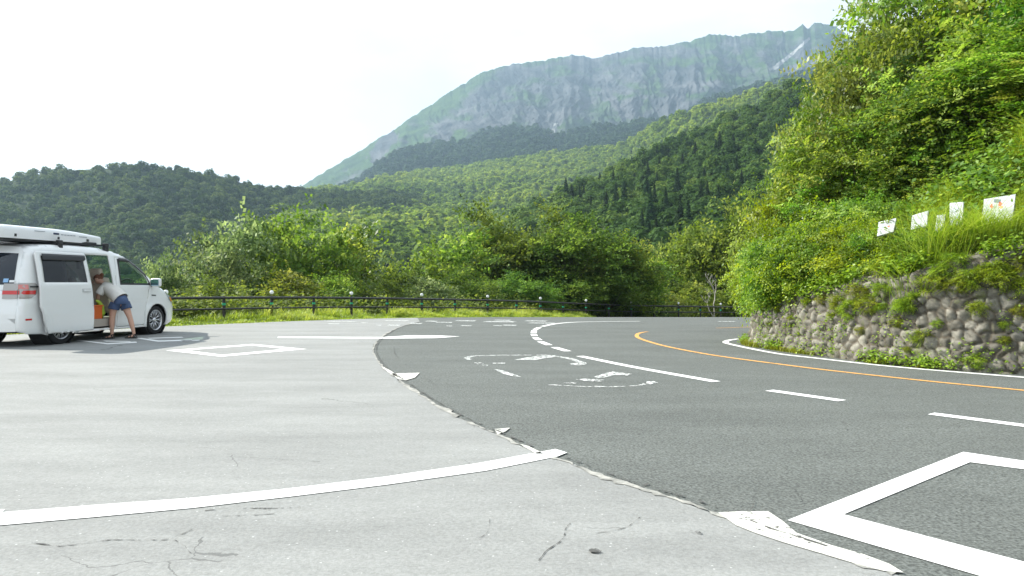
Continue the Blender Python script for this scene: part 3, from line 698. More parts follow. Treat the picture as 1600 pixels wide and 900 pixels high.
def broadleaf(seed, rx, rz, ncl, ntw, nlf, leaf, stems=3, shell=.55, base=.18, droop=.25, lumpy=.35, spire=0, cl_=.26):
    """crown of total height 1 unit = metres given by rx (radius) and rz (height); returns (crown mesh verts, tint, trunk MB)"""
    r = np.random.default_rng(seed)
    # clumps on an uneven, lobed envelope
    d = r.normal(0, 1, (ncl, 3)); d[:, 2] = d[:, 2]*.85+.15; d /= np.linalg.norm(d, axis=1, keepdims=True)
    az = np.arctan2(d[:, 1], d[:, 0])
    lob = 1 + lumpy*(fbm(az*1.6+seed, d[:, 2]*2.2+9, seed, 3)-.5)*2.4
    rad = (shell + (1-shell)*r.random(ncl)**.6)*lob
    inner = r.random(ncl) < .18; rad[inner] *= .6
    zc = base*rz + (1-base)*rz*.5
    C = d*rad[:, None]*np.array([rx, rx, rz*(1-base)*.5])
    if spire: C[:, :2] *= np.clip(1.15 - spire*(C[:, 2:3]/(rz*.5)+.6), .25, 1.4)
    C[:, 2] += zc
    # limbs
    tr = MB(); tops = []
    for s_ in range(stems):
        a = r.uniform(0, 6.28); bx = .12*rx*math.cos(a), .12*rx*math.sin(a)
        ex = r.normal(0, .28*rx, 2); h = rz*r.uniform(.55, .8)
        pts = [(bx[0], bx[1], -.4), (bx[0]*1.2, bx[1]*1.2, h*.25), (bx[0]*2+ex[0]*.4, bx[1]*2+ex[1]*.4, h*.6), (bx[0]*2+ex[0], bx[1]*2+ex[1], h)]
        pts = catmull(pts, 4); w = .016*rz/math.sqrt(stems)*1.6
        tr.tube(pts, [w*(1-.75*k/(len(pts)-1)) for k in range(len(pts))], 7); tops.append(pts)
    for c in C[r.random(ncl) < .75]:
        tp = tops[r.integers(stems)]; c = Vector(c)
        zz = c.z*.55; q = min(tp, key=lambda v: abs(v.z-zz)); mid = q.lerp(c, .5)+Vector((r.normal(0, .04*rx), r.normal(0, .04*rx), -.05*rz+r.normal(0, .02*rz)))
        w = .006*rz/1.6
        tr.tube([q, mid, c], [w, w*.7, w*.25], 4, False)
    # twigs with leaves
    n = ncl*ntw; c = np.repeat(np.arange(ncl), ntw)
    outw = C - np.array([0, 0, zc*.8]); outw /= np.linalg.norm(outw, axis=1, keepdims=True)
    csz = rx*cl_*(.7+.6*r.random(ncl))
    td = r.normal(0, 1, (n, 3)); td[:, 2] *= .45; td /= np.linalg.norm(td, axis=1, keepdims=True)
    td = td + outw[c]*.7; td /= np.linalg.norm(td, axis=1, keepdims=True)
    st = C[c] + r.normal(0, .36, (n, 3))*csz[c][:, None]*np.array([1, 1, .55])
    tl = leaf*r.uniform(4, 7.5, n)
    u = np.tile(np.linspace(.1, 1, nlf), (n, 1)); side = np.where(np.arange(nlf) % 2 == 0, 1., -1.)[None]
    P = st[:, None]+td[:, None]*(u*tl[:, None])[..., None]; P[..., 2] -= droop*(u**2)*tl[:, None]
    up = np.array([0, 0, 1.])+r.normal(0, .38, (n, 1, 3))
    hz = np.cross(td[:, None], up); hz /= np.linalg.norm(hz, axis=-1, keepdims=True)
    axd = td[:, None]*.55 + hz*side[..., None]*.85 + r.normal(0, .22, (n, nlf, 3)); axd[..., 2] -= droop*.8
    axd /= np.linalg.norm(axd, axis=-1, keepdims=True)
    nr = up + r.normal(0, .33, (n, nlf, 3)); nr = nr/np.linalg.norm(nr, axis=-1, keepdims=True)
    sz = leaf*r.uniform(.65, 1.25, (n, nlf, 1))
    Q = leaf_quads(P, axd, nr, sz, sz*.62).reshape(-1, 4, 3)
    tint = np.clip(.48 + .22*r.normal(0, 1, ncl)[c][:, None] + .10*r.normal(0, 1, (n, 1)) + .10*r.normal(0, 1, (n, nlf)), 0, 1).ravel()
    return Q, tint, tr

def tree_proto(name, seed, leafmat, barkmat, **k):
    Q, t, tr = broadleaf(seed, **k)
    return dict(name=name, crown=quads_mesh('crown', Q, leafmat, t), trunk=tr, bark=barkmat, rz=k['rz'], rx=k['rx'], tm=None, mats={})
def put_tree(pr, loc, H, R, label, cat, group, rz=None, mat=None, name=None):
    e = link(bpy.data.objects.new(name or pr['name'], None)); e.location = loc
    e.rotation_euler.z = random.uniform(0, 6.28) if rz is None else rz
    e.scale = (R/pr['rx'], R/pr['rx'], H/pr['rz'])
    me = pr['crown']
    if mat is not None:
        if mat.name not in pr['mats']:
            c = me.copy(); c.materials.clear(); c.materials.append(mat); pr['mats'][mat.name] = c
        me = pr['mats'][mat.name]
    link(bpy.data.objects.new('crown', me), e)
    if pr['tm'] is None: pr['tm'] = pr['trunk'].build('trunk', pr['bark'], e, True).data
    else: link(bpy.data.objects.new('trunk', pr['tm']), e)
    return tag(e, label, cat, group)

BT = [tree_proto('broadleaf_tree', s, M['leaf_belt'], M['bark'], rx=1.7, rz=3.6, ncl=62, ntw=18, nlf=9, leaf=.165, stems=4, base=.03, cl_=.22, lumpy=.42, droop=.3) for s in (101, 102, 103)]
BD = [tree_proto('broadleaf_tree', s, M['leaf_dark'], M['bark'], rx=2.2, rz=4.8, ncl=85, ntw=19, nlf=9, leaf=.165, stems=5, base=.10, cl_=.21, lumpy=.42, droop=.2) for s in (111, 112)]
BB = [tree_proto('broadleaf_tree', s, M['leaf_bank'], M['bark'], rx=1.9, rz=4.2, ncl=130, ntw=18, nlf=10, leaf=.105, stems=3, base=.08, lumpy=.55, droop=.3) for s in (121, 122, 123, 124)]
BS = [tree_proto('shrub', s, M['leaf_bank'], M['bark'], rx=1.0, rz=1.4, ncl=60, ntw=16, nlf=9, leaf=.085, stems=4, base=.0, lumpy=.55, droop=.3) for s in (131, 132, 133)]

# trees beyond the fence: (px, distance, top row, half width px, base drop, kind, label)
belt = [
 (262, 28.5, 398, 34, 'BT', 'leaf_silver', 'low bushy tree with pale leaves beyond the van bonnet'),
 (312, 30, 368, 52, 'BT', 'leaf_silver', 'pale leaved bushy tree behind the first open stretch of fence'),
 (372, 33, 350, 62, 'BT', 'leaf_silver', 'broad silvery green tree behind the fence, second from the van'),
 (432, 35, 342, 62, 'BT', 'leaf_belt', 'loose crowned tree with twigs sticking out of its top'),
 (478, 34, 334, 58, 'BT', 'leaf_belt', 'tall loose tree whose top breaks the skyline of the left clump'),
 (545, 37, 360, 62, 'BT', 'leaf_bank', 'yellow green tree standing at the right end of the left clump'),
 (592, 39, 392, 46, 'BD', 'leaf_dark', 'small dark tree where the left clump slopes down'),
 (655, 40, 388, 50, 'BT', 'leaf_belt', 'round mid green tree in the dip between the two clumps'),
 (715, 42, 366, 58, 'BT', 'leaf_belt', 'mid green tree left of the tall dark tree'),
 (770, 45, 346, 66, 'BD', 'leaf_belt', 'bright topped tree joining the tall dark tree on its left'),
 (845, 45, 334, 80, 'BD', 'leaf_dark', 'tallest dark green tree behind the fence, wide round crown'),
 (912, 47, 345, 62, 'BD', 'leaf_dark', 'dark green tree right of the tallest one'),
 (962, 48, 372, 50, 'BT', 'leaf_belt', 'yellowish tree peeping over the shaded end of the fence'),
 (990, 49, 398, 42, 'BT', 'leaf_bank', 'low yellow green tree behind the shaded end of the fence'),
 (1035, 62, 404, 44, 'BT', 'leaf_belt', 'small tree in the gap before the tall pale tree'),
 (1082, 64, 370, 50, 'BT', 'leaf_belt', 'mid height tree left of the tall pale tree'),
 (1122, 66, 326, 66, 'BD', 'leaf_belt', 'tall pale green tree behind the bare branches near the bend'),
 (1160, 62, 362, 50, 'BT', 'leaf_belt', 'tree behind the far end of the fence beside the rock wall'),
 (1196, 60, 340, 50, 'BD', 'leaf_belt', 'tree half hidden by the overgrown bank at the bend'),
 (350, 29.8, 425, 44, 'BT', 'leaf_belt', 'low bush leaning over the grass verge behind the fence'),
 (450, 32.8, 415, 46, 'BT', 'leaf_belt', 'low rounded bush behind the grass verge, centre of the left clump'),
 (520, 34.5, 420, 42, 'BT', 'leaf_belt', 'low bush behind the fence under the yellow green tree'),
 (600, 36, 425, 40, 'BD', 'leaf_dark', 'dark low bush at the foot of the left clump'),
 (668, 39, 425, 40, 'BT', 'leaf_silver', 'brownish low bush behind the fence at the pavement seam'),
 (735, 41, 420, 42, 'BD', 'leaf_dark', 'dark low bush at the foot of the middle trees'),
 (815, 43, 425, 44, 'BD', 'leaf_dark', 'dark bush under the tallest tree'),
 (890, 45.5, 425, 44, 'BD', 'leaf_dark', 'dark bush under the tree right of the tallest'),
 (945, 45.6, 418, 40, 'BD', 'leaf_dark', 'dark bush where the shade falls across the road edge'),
 (1030, 53, 445, 36, 'BT', 'leaf_belt', 'low bush behind the fence where the shade ends'),
 (1085, 56, 440, 36, 'BT', 'leaf_belt', 'low bush beneath the forked bare branch'),
 (1140, 57, 445, 34, 'BT', 'leaf_belt', 'low bush behind the last reflector posts'),
]
for i, (px, D, top, hw, kind, mt, lab) in enumerate(belt):
    D = D*1.12 if px < 900 and 'bush ' not in lab else D; x = (px-800)/F*D; zb = float(terrain_z(np.array([x]), np.array([D*1.0]))[0])
    zt = HC+(YH-(top+(16 if px < 720 else 8)))/F*D; pr = {'BT': BT, 'BD': BD}[kind][i % (3 if kind == 'BT' else 2)]
    cat = 'bush' if 'bush' in lab and 'bushy' not in lab else 'tree'
    put_tree(pr, (x, D, zb-.1), zt-zb, hw/F*D*1.12, lab, cat, 'bushes along the fence' if cat == 'bush' else 'trees beyond the fence', mat=M[mt], name='bush' if cat == 'bush' else 'broadleaf_tree')

# bare pale branches by the bend
def bare_tree(px, D, yt, seed, label):
    r = random.Random(seed); x = (px-800)/F*D; zb = float(terrain_z(np.array([x]), np.array([float(D)]))[0]); zt = HC+(YH-yt)/F*D
    b = MB(); H = zt-zb
    def grow(p, d, L, w, k):
        pts = [p]
        for s in range(4):
            d = (d+Vector((r.uniform(-.3, .3), r.uniform(-.3, .3), r.uniform(-.05, .2)))).normalized(); p = p+d*L/4; pts.append(p)
        b.tube(pts, [w*(1-.12*s) for s in range(5)], 5)
        if k:
            for _ in range(r.choice((2, 3))): grow(pts[r.choice((2, 3, 4))], (d+Vector((r.uniform(-.9, .9), r.uniform(-.5, .5), r.uniform(-.1, .6)))).normalized(), L*.62, w*.6, k-1)
    grow(Vector((0, 0, 0)), Vector((.05, 0, 1)), H*.5, .07, 4)
    o = b.build('bare_tree', M['bark_pale']); o.location = (x, D, zb); tag(o, label, 'bare tree')
bare_tree(1118, 54, 428, 4, 'forked pale bare branch left of the other bare tree')
bare_tree(1162, 54, 426, 9, 'thin pale bare tree right beside the rock wall end')

# ------------------------------------------------------------------ stone wall and overgrown bank
base_px = [(1600, 586), (1450, 575.5), (1350, 565.5), (1260, 553.5), (1200, 545)]
WP = [(22, -10), (18, -2), (14, 4.6), (10.2, 8.4)] + [U(*p) for p in base_px] + [(4.78, 15.1), (4.85, 15.7), (5.25, 16.3), (6.1, 16.9), (7.7, 17.8), (11, 19.6), (16, 23.5), (24, 30)]
WC = [Vector((p.x, p.y)) for p in catmull([Vector((*p, 0)) for p in WP], 10)]
cum = np.r_[0, np.cumsum([(b-a).length for a, b in zip(WC[:-1], WC[1:])])]
WX = np.array([p.x for p in WC]); WY = np.array([p.y for p in WC])
def wpos(s):
    x = np.interp(s, cum, WX); y = np.interp(s, cum, WY)
    x2 = np.interp(s+.15, cum, WX)-np.interp(s-.15, cum, WX); y2 = np.interp(s+.15, cum, WY)-np.interp(s-.15, cum, WY)
    L = np.hypot(x2, y2); return x, y, y2/L, -x2/L           # inward (hill side) normal
def s_of(x, y):
    d = np.hypot(WX-x, WY-y); return cum[int(d.argmin())]
sR = s_of(*U(1600, 586)); sC = s_of(4.78, 15.2)
HPTS = [(s_of(10.2, 8.4)-8, 1.85), (sR, 1.72), (s_of(*U(1350, 565.5)), 1.36), (s_of(*U(1260, 553.5)), 1.12), (s_of(*U(1200, 545)), .88), (sC, .82), (sC+3, .8), (cum[-1], 1.0)]
def wallH(s): return lin(HPTS, s)
s0, s1 = s_of(14, 4.6), s_of(9, 18.5)
ds = .022; ns = int((s1-s0)/ds); nv = 92
S = np.linspace(s0, s1, ns); V = np.linspace(0, 1.0, nv)
SS, VV = np.meshgrid(S, V, indexing='ij'); HH = wallH(SS); ZZ = VV*2.0
# rubble: jittered cells of rounded boulders in rough courses
cw, ch = .185, .145
wr = np.random.default_rng(8)
nci, ncj = int((s1-s0)/cw)+6, 20
jx = wr.uniform(-.48, .48, (nci, ncj)); jy = wr.uniform(-.4, .4, (nci, ncj)); cs = wr.uniform(-.0, 1, (nci, ncj)); cz = wr.uniform(.5, 1, (nci, ncj)); sc = wr.uniform(.75, 1.35, (nci, ncj)); ta = wr.normal(0, .10, (nci, ncj, 2))
wx = SS + .05*(fbm(SS*3, ZZ*3, 5, 3)-.5); wz = ZZ + .05*(fbm(SS*3+7, ZZ*3, 6, 3)-.5)
ci = np.floor((wx-s0)/cw).astype(int); cj = np.floor(wz/ch).astype(int)
f1 = np.full(SS.shape, 9.); f2 = np.full(SS.shape, 9.); ctint = np.zeros(SS.shape); cdep = np.zeros(SS.shape); til = np.zeros(SS.shape)
for di_ in (-2, -1, 0, 1, 2):
    for dj in (-2, -1, 0, 1, 2):
        a = np.clip(ci+di_+1, 0, nci-1); b = np.clip(cj+dj+1, 0, ncj-1)
        px_ = s0+(ci+di_+.5+.5*((cj+dj) % 2)+jx[a, b])*cw; pz_ = (cj+dj+.5+jy[a, b])*ch
        ddx = (wx-px_)/1.12; ddz = (wz-pz_)
        d = np.hypot(ddx, ddz)/sc[a, b]
        near = d < f1; f2 = np.where(near, f1, np.minimum(f2, d)); f1 = np.where(near, d, f1)
        ctint = np.where(near, cs[a, b], ctint); cdep = np.where(near, cz[a, b], cdep)
        til = np.where(near, ta[a, b, 0]*ddx*2+ta[a, b, 1]*ddz*2, til)
edge_d = np.clip((f2-f1)/.075, 0, 1)
bulge = (edge_d**.45)*.068*cdep + til*1.2*edge_d + .03*(fbm(SS*9, ZZ*9, 9, 4)-.5) + .010*(fbm(SS*30, ZZ*30, 10, 2)-.5)
X, Y, NX, NY = wpos(SS)
bat = .16*ZZ                                           # the face leans back into the bank
cap = np.clip(ZZ-HH-.15*(fbm(SS*1.3, SS*0, 12, 3)-.5)*2, 0, None)
zt = np.minimum(ZZ, HH + .15*(fbm(SS*1.3, SS*0, 12, 3)-.5)*2)
Pw = np.stack([X+NX*(bat-bulge+cap*1.1), Y+NY*(bat-bulge+cap*1.1), g(Y)+zt+cap*.35], -1)
m, n, l, p = mat_new('boulders')
a1 = n.new('ShaderNodeAttribute'); a1.attribute_name = 'stone'; a2 = n.new('ShaderNodeAttribute'); a2.attribute_name = 'joint'
tcx = n.new('ShaderNodeTexCoord'); tn = n.new('ShaderNodeTexNoise'); tn.inputs['Scale'].default_value = 7; tn.inputs['Detail'].default_value = 9; tn.inputs['Roughness'].default_value = .7; l.new(tcx.outputs['Object'], tn.inputs['Vector'])
rs = n.new('ShaderNodeValToRGB'); e = rs.color_ramp.elements; e[0].color = (.095, .090, .077, 1); e[1].color = (.255, .245, .215, 1); k = e.new(.5); k.color = (.165, .157, .137, 1); l.new(a1.outputs['Fac'], rs.inputs['Fac'])
rn = n.new('ShaderNodeValToRGB'); rn.color_ramp.elements[0].position = .33; rn.color_ramp.elements[0].color = (.5, .5, .46, 1); rn.color_ramp.elements[1].position = .66; rn.color_ramp.elements[1].color = (1.3, 1.28, 1.22, 1); l.new(tn.outputs['Fac'], rn.inputs['Fac'])
mu = n.new('ShaderNodeMix'); mu.data_type = 'RGBA'; mu.blend_type = 'MULTIPLY'; mu.inputs['Factor'].default_value = 1; l.new(rs.outputs[0], mu.inputs['A']); l.new(rn.outputs[0], mu.inputs['B'])
mj = n.new('ShaderNodeMix'); mj.data_type = 'RGBA'; l.new(a2.outputs['Fac'], mj.inputs['Factor']); mj.inputs['A'].default_value = (.085, .07, .05, 1); l.new(mu.outputs['Result'], mj.inputs['B'])
tm = n.new('ShaderNodeTexNoise'); tm.inputs['Scale'].default_value = 2.3; tm.inputs['Detail'].default_value = 8; tm.inputs['Roughness'].default_value = .75; l.new(tcx.outputs['Object'], tm.inputs['Vector'])
rm = n.new('ShaderNodeValToRGB'); rm.color_ramp.elements[0].position = .56; rm.color_ramp.elements[1].position = .66; l.new(tm.outputs['Fac'], rm.inputs['Fac'])
mk = n.new('ShaderNodeMix'); mk.data_type = 'RGBA'; l.new(rm.outputs[0], mk.inputs['Factor']); l.new(mj.outputs['Result'], mk.inputs['A']); mk.inputs['B'].default_value = (.13, .15, .05, 1)
l.new(mk.outputs['Result'], p.inputs['Base Color']); p.inputs['Roughness'].default_value = .9; p.inputs['Specular IOR Level'].default_value = .2
bb = n.new('ShaderNodeBump'); bb.inputs['Strength'].default_value = .7; bb.inputs['Distance'].default_value = .02; l.new(tn.outputs['Fac'], bb.inputs['Height']); l.new(bb.outputs[0], p.inputs['Normal'])
wo_ = link(bpy.data.objects.new('stone_wall', grid_mesh('stone_wall', Pw, m, {'stone': ctint, 'joint': np.clip(edge_d*2.2, 0, 1)})))
tag(wo_, 'rough retaining wall of rounded brown boulders curving round the bend', 'stone wall')

HPOLY = [(p.x, p.y) for p in WC] + [(40, 34), (40, -10)]
def hill_z(x, y):
    x = np.asarray(x, float); y = np.asarray(y, float)
    best = np.full(x.shape, 1e9); hs = np.zeros(x.shape)
    A = np.stack([WX, WY], 1)
    for i, (a, b) in enumerate(zip(A[:-1], A[1:])):
        d = b-a; L = d@d; t = np.clip(((x-a[0])*d[0]+(y-a[1])*d[1])/L, 0, 1)
        r_ = np.hypot(x-a[0]-t*d[0], y-a[1]-t*d[1]); k = r_ < best; best = np.where(k, r_, best)
        hs = np.where(k, wallH(cum[i]+t*(cum[i+1]-cum[i])), hs)
    ins = inside(HPOLY, x, y); d = np.where(ins, best, 0)
    z = g(y)-.12 + np.where(d > .35, hs*np.clip((d-.30)/.45, 0, 1), 0) + np.where(d > .6, np.where(d < 5, (d-.6)*.68, 3.0+(d-5)*.5), 0)
    z += .25*(fbm(x*.9, y*.9, 77, 3)-.5)*np.clip(d-.6, 0, 1)
    return z, d
hx = np.arange(3.5, 40, .3); hy = np.arange(-8, 36, .3); HX, HY = np.meshgrid(hx, hy, indexing='ij'); HZ, HD = hill_z(HX, HY)
o = link(bpy.data.objects.new('hillside', grid_mesh('hillside', np.stack([HX, HY, HZ-.02], -1), M['hill_soil']))); o['kind'] = 'structure'

# trees on the bank: (px, distance, top row, radius m, proto, label)
bank = [
 (1250, 16.0, 340, .62, 0, 'leaf_bank', 'bright tree at the tip of the bank hanging over the wall corner'),
 (1272, 16.2, 262, 1.0, 1, 'leaf_bank', 'bright yellow green tree leaning out at the left edge of the bank'),
 (1262, 17.8, 215, 1.0, 2, 'leaf_bank', 'slim tree on the left edge of the bank in front of the far slope'),
 (1290, 17.2, 170, 1.3, 3, 'leaf_bank', 'bushy tree stepping up the left skyline of the bank'),
 (1322, 18.4, 100, 1.4, 0, 'leaf_bank_dry', 'pale olive tree below the summit on the left skyline of the bank'),
 (1352, 17.6, 40, 1.5, 1, 'leaf_bank_dry', 'pale olive tree whose crown touches the clouds at the bank corner'),
 (1392, 19.2, -30, 1.8, 2, 'leaf_bank_dry', 'tall olive tinged tree at the top left of the bank'),
 (1450, 18.6, -60, 1.9, 3, 'leaf_bank', 'tall tree rising out of the top of the photo, left of two'),
 (1520, 18.0, -90, 2.0, 0, 'leaf_bank', 'tall tree rising out of the top of the photo near its right end'),
 (1600, 17.0, -110, 2.1, 1, 'leaf_bank', 'tall tree cut by the top right corner of the photo'),
 (1690, 15.5, -110, 2.0, 2, 'leaf_bank', 'tree just past the right frame edge at the top of the bank'),
 (1345, 16.2, 190, 1.3, 2, 'leaf_bank', 'leafy tree in the middle of the bank below the olive ones'),
 (1400, 16.6, 120, 1.5, 0, 'leaf_bank', 'deep green tree in the middle of the bank, left of the dark hollow'),
 (1460, 16.0, 100, 1.5, 3, 'leaf_dark', 'darker green tree beside the shady hollow of the bank'),
 (1530, 15.4, 80, 1.6, 1, 'leaf_bank', 'bright tree above the white boards at the right of the bank'),
 (1600, 14.8, 60, 1.6, 2, 'leaf_bank', 'bright tree at the right frame edge above the largest board'),
 (1680, 13.8, 60, 1.6, 3, 'leaf_bank', 'tree beyond the right frame edge above the boards'),
 (1310, 15.4, 290, .9, 3, 'leaf_bank', 'low spreading tree between the bank tip and the pampas clump'),
 (1375, 15.2, 235, 1.1, 1, 'leaf_bank', 'low spreading tree above the leftmost white board'),
 (1440, 14.8, 215, 1.15, 2, 'leaf_bank', 'low spreading tree above the second white board'),
 (1505, 14.2, 205, 1.15, 0, 'leaf_bank', 'low spreading tree above the gap between the boards'),
 (1575, 13.6, 195, 1.15, 3, 'leaf_bank', 'low spreading tree directly above the largest white board'),
 (1650, 12.8, 190, 1.15, 1, 'leaf_bank', 'low spreading tree past the right frame edge'),
]
for i, (px, D, top, R, k, mt, lab) in enumerate(bank):
    if 'low spreading' in lab and px > 1360: D += 1.0
    x = (px-800)/F*D; zb, dd = hill_z(np.array([x]), np.array([float(D)])); zb = float(zb[0]); zt_ = HC+(YH-top)/F*D
    put_tree(BB[k], (x, D, zb-.25), max(1.2, (zt_-zb+.25)/1.06), R, lab, 'tree', 'trees on the overgrown bank', mat=M[mt])

# shrubs on the bank edge
srr = random.Random(12)
shr = []
for px, D, top, R in [(1195, 15.8, 392, .45), (1205, 14.9, 372, .55), (1225, 14.6, 395, .5), (1250, 14.4, 372, .6), (1275, 14.3, 352, .62), (1198, 15.9, 352, .5), (1218, 16.6, 318, .7), (1300, 13.8, 378, .55), (1325, 13.5, 362, .6), (1288, 14.9, 330, .7), (1335, 14.6, 320, .7),
                      (1215, 15.0, 432, .36), (1245, 14.6, 420, .38), (1272, 14.2, 412, .4), (1305, 13.7, 402, .4), (1330, 13.5, 395, .4), (1190, 15.9, 425, .35), (1640, 11.9, 360, .4), (1362, 12.9, 352, .42), (1396, 12.5, 354, .42), (1430, 12.15, 350, .38), (1466, 11.85, 356, .34), (1510, 11.6, 352, .3), (1350, 13.3, 345, .45), (1362, 14.2, 310, .6), (1180, 16.2, 395, .45)]:
    shr.append((px, D, top, R))
shr.sort()
for i, (px, D, top, R) in enumerate(shr):
    x = (px-800)/F*D; zb, dd = hill_z(np.array([x]), np.array([float(D)])); zb = float(zb[0]); zt_ = HC+(YH-top)/F*D
    zb = max(zb, float(wallH(s_of(x, D)))-.1)
    if px < 1350: zb += .22; zt_ += .08
    put_tree(BS[i % 3], (x, D, zb-.1), max(.4, (zt_-zb+.1)/1.05), R, 'bright green shrub on the brink of the boulder wall, %s from the left' % ORD[i], 'shrub', 'shrubs along the brink of the wall', mat=M['leaf_bank' if i % 3 else 'leaf_weed'])

# small plants rooted in the wall joints: photo pixel, size
wallp = [(1430, 468, .20), (1455, 440, .22), (1475, 420, .2), (1520, 432, .24), (1545, 420, .26), (1575, 428, .26), (1600, 440, .28), (1590, 410, .2), (1530, 478, .17), (1535, 560, .15), (1440, 522, .17), (1400, 500, .12), (1415, 475, .2), (1360, 470, .22), (1330, 480, .22),
         (1345, 452, .22), (1385, 450, .18), (1310, 470, .2), (1285, 465, .2), (1300, 492, .16), (1260, 470, .18), (1235, 465, .18), (1215, 480, .16), (1196, 480, .16), (1240, 495, .13), (1206, 505, .12), (1465, 503, .10), (1560, 505, .10), (1350, 515, .10), (1382, 478, .12), (1500, 440, .18), (1595, 480, .16),
         (1490, 405, .2), (1250, 520, .09), (1198, 525, .1), (1218, 535, .09), (1420, 545, .08), (1580, 530, .1)]
wallp.sort()
for i, (px, py, R) in enumerate(wallp):
    # walk along the sight line to the wall face
    best = None
    for D in np.arange(9.5, 17, .02):
        x = (px-800)/F*D; z = HC+(YH-py)/F*D; s_ = s_of(x, D); wx_, wy_, nx_, ny_ = wpos(s_)
        dpt = (x-wx_)*nx_+(D-wy_)*ny_
        if dpt >= .16*max(z, 0)-.02: best = (float(wx_+nx_*(.16*z-.02)), float(wy_+ny_*(.16*z-.02)), z); break
    if best is None: continue
    R *= .8 if px > 1300 else .55; put_tree(BS[i % 3], (best[0], best[1], best[2]-R*.9), R*1.5, R, '%s yellow green plant rooted in the boulder wall, %s from the %s' % ('large' if R > .19 else 'small', ORD[i] if i < 20 else ORD[len(wallp)-1-i], 'left' if i < 20 else 'right'), 'plant', 'plants growing out of the wall', mat=M['leaf_weed'], name='wall_plant')

# grass blades
def blades(name, P, H, lean, mat, seed, w=.006, tint=None):
    r = np.random.default_rng(seed); n = len(P); a = r.uniform(0, 2*np.pi, n)
    d = np.stack([np.cos(a), np.sin(a), 0*a], -1); sd = np.stack([-np.sin(a), np.cos(a), 0*a], -1)
    h = H[:, None]; le_ = (lean*r.uniform(.4, 1.4, n))[:, None]
    W = w*(.7+.6*r.random((n, 1)))
    p0 = P; p1 = P+d*le_*h*.3+np.array([0, 0, 1.])*h*.55; p2 = P+d*le_*h*.95+np.array([0, 0, 1.])*h*(1-.25*le_)
    Q1 = np.stack([p0-sd*W, p0+sd*W, p1+sd*W*.85, p1-sd*W*.85], 1); Q2 = np.stack([p1-sd*W*.85, p1+sd*W*.85, p2+sd*W*.12, p2-sd*W*.12], 1)
    t = np.clip(r.normal(.5, .22, n) if tint is None else tint+r.normal(0, .12, n), 0, 1)
    o = link(bpy.data.objects.new(name, quads_mesh(name, np.concatenate([Q1, Q2]), mat, np.r_[t, t]))); o['kind'] = 'stuff'
    return o
r = np.random.default_rng(90)
# verge along the fence: between the pavement edge and the trees
edge_pts = EDGE[EDGE[:, 0] < 5]
eL = np.r_[0, np.cumsum(np.hypot(*np.diff(edge_pts, axis=0).T))]
n = 85000; s_ = r.uniform(0, eL[-1], n); ex = np.interp(s_, eL, edge_pts[:, 0]); ey = np.interp(s_, eL, edge_pts[:, 1])
off = r.uniform(-.12, 4.2, n)**1.0; off = np.where(r.random(n) < .35, r.uniform(-.15, .9, n), off)
x = ex-off*.80; y = ey+off*.60
x += r.normal(0, .06, n)
cl = fbm(x*1.3, y*1.3, 3, 3)
H = (.16+.46*np.clip((cl-.35)*2.2, 0, 1))*np.clip(.35+off*.55, .3, 1)*r.uniform(.6, 1.2, n)
k = x < 4.6
P = np.stack([x, y, terrain_z(x, y)], -1)
P[:, 2] = np.maximum(P[:, 2], g(y)-.05-np.clip(off-2.2, 0, 3)*.3)
blades('verge_grass', P[k], H[k], .6, M['blade'], 91, .011, np.clip(cl*1.5-.25, 0, 1)[k])
# long grass over the boards' bank, and weeds along the foot of the wall
n = 60000; px_ = r.uniform(1320, 1640, n); D = r.uniform(11.0, 15.0, n); x = (px_-800)/F*D
z, d = hill_z(x, D); cl = fbm(x*1.1, D*1.1, 13, 3); k = (d > .55) & (d < 3.6) & (cl > .38)
tuft = np.clip((cl-.38)*4, 0, 1)
k &= ~((D > 12.0) & (D < 12.75) & (px_ > 1360) & (r.random(n) < .55))
P = np.stack([x, D, z-.03], -1)[k]; H = ((.25+.5*tuft)*r.uniform(.5, 1.25, n)*np.where(D < 12.7, .55, 1))[k]
zc_ = HC+(YH-340)/F*D[k]-P[:, 2]; lim = (px_[k] > 1355) & (r.random(len(H)) < .30); H = np.where(lim, np.clip(np.minimum(H, zc_), .06, None), H)
P0 = P; blades('long_grass', P, H, .8, M['blade'], 92, .0075, cl[k])
n = 13000; s_ = r.uniform(s0, sC+1.5, n); wx_, wy_, nx_, ny_ = wpos(s_); off = r.uniform(-.16, .08, n); x = wx_+nx_*off; y = wy_+ny_*off
cl = fbm(s_*1.4, s_*0, 15, 4); lush = np.clip((s_-s_of(5.3, 11.6))/3, 0, 1); k = (cl > .47-.15*lush) & (off > -.04-.12*cl-.04*lush)
P = np.stack([x, y, g(y)], -1)[k]; H = ((.02+.11*cl+.03*lush)*r.uniform(.4, 1.3, n))[k]
blades('wall_foot_grass', P, H, .9, M['blade'], 93, .007, cl[k])
# leafy ground cover that clothes the bank between the trees
def cover(name, x, y, z, leaf, mat, seed, spread=.12, nl=10):
    r = np.random.default_rng(seed); n = len(x); c = np.stack([x, y, z], -1)
    P = c[:, None]+r.normal(0, spread, (n, nl, 3))*np.array([1, 1, .9]); P[..., 2] += spread*1.2
    ax = r.normal(0, 1, (n, nl, 3)); ax[..., 2] = ax[..., 2]*.4-.2; ax /= np.linalg.norm(ax, axis=-1, keepdims=True)
    nr = np.array([-.25, -.25, 1.])+r.normal(0, .4, (n, nl, 3)); sz = leaf*r.uniform(.6, 1.3, (n, nl, 1))
    Q = leaf_quads(P, ax, nr, sz, sz*.65).reshape(-1, 4, 3)
    o = link(bpy.data.objects.new(name, quads_mesh(name, Q, mat, np.clip(.5+.16*r.normal(0, 1, (n, 1))+.12*r.normal(0, 1, (n, nl)), 0, 1).ravel()))); o['kind'] = 'stuff'
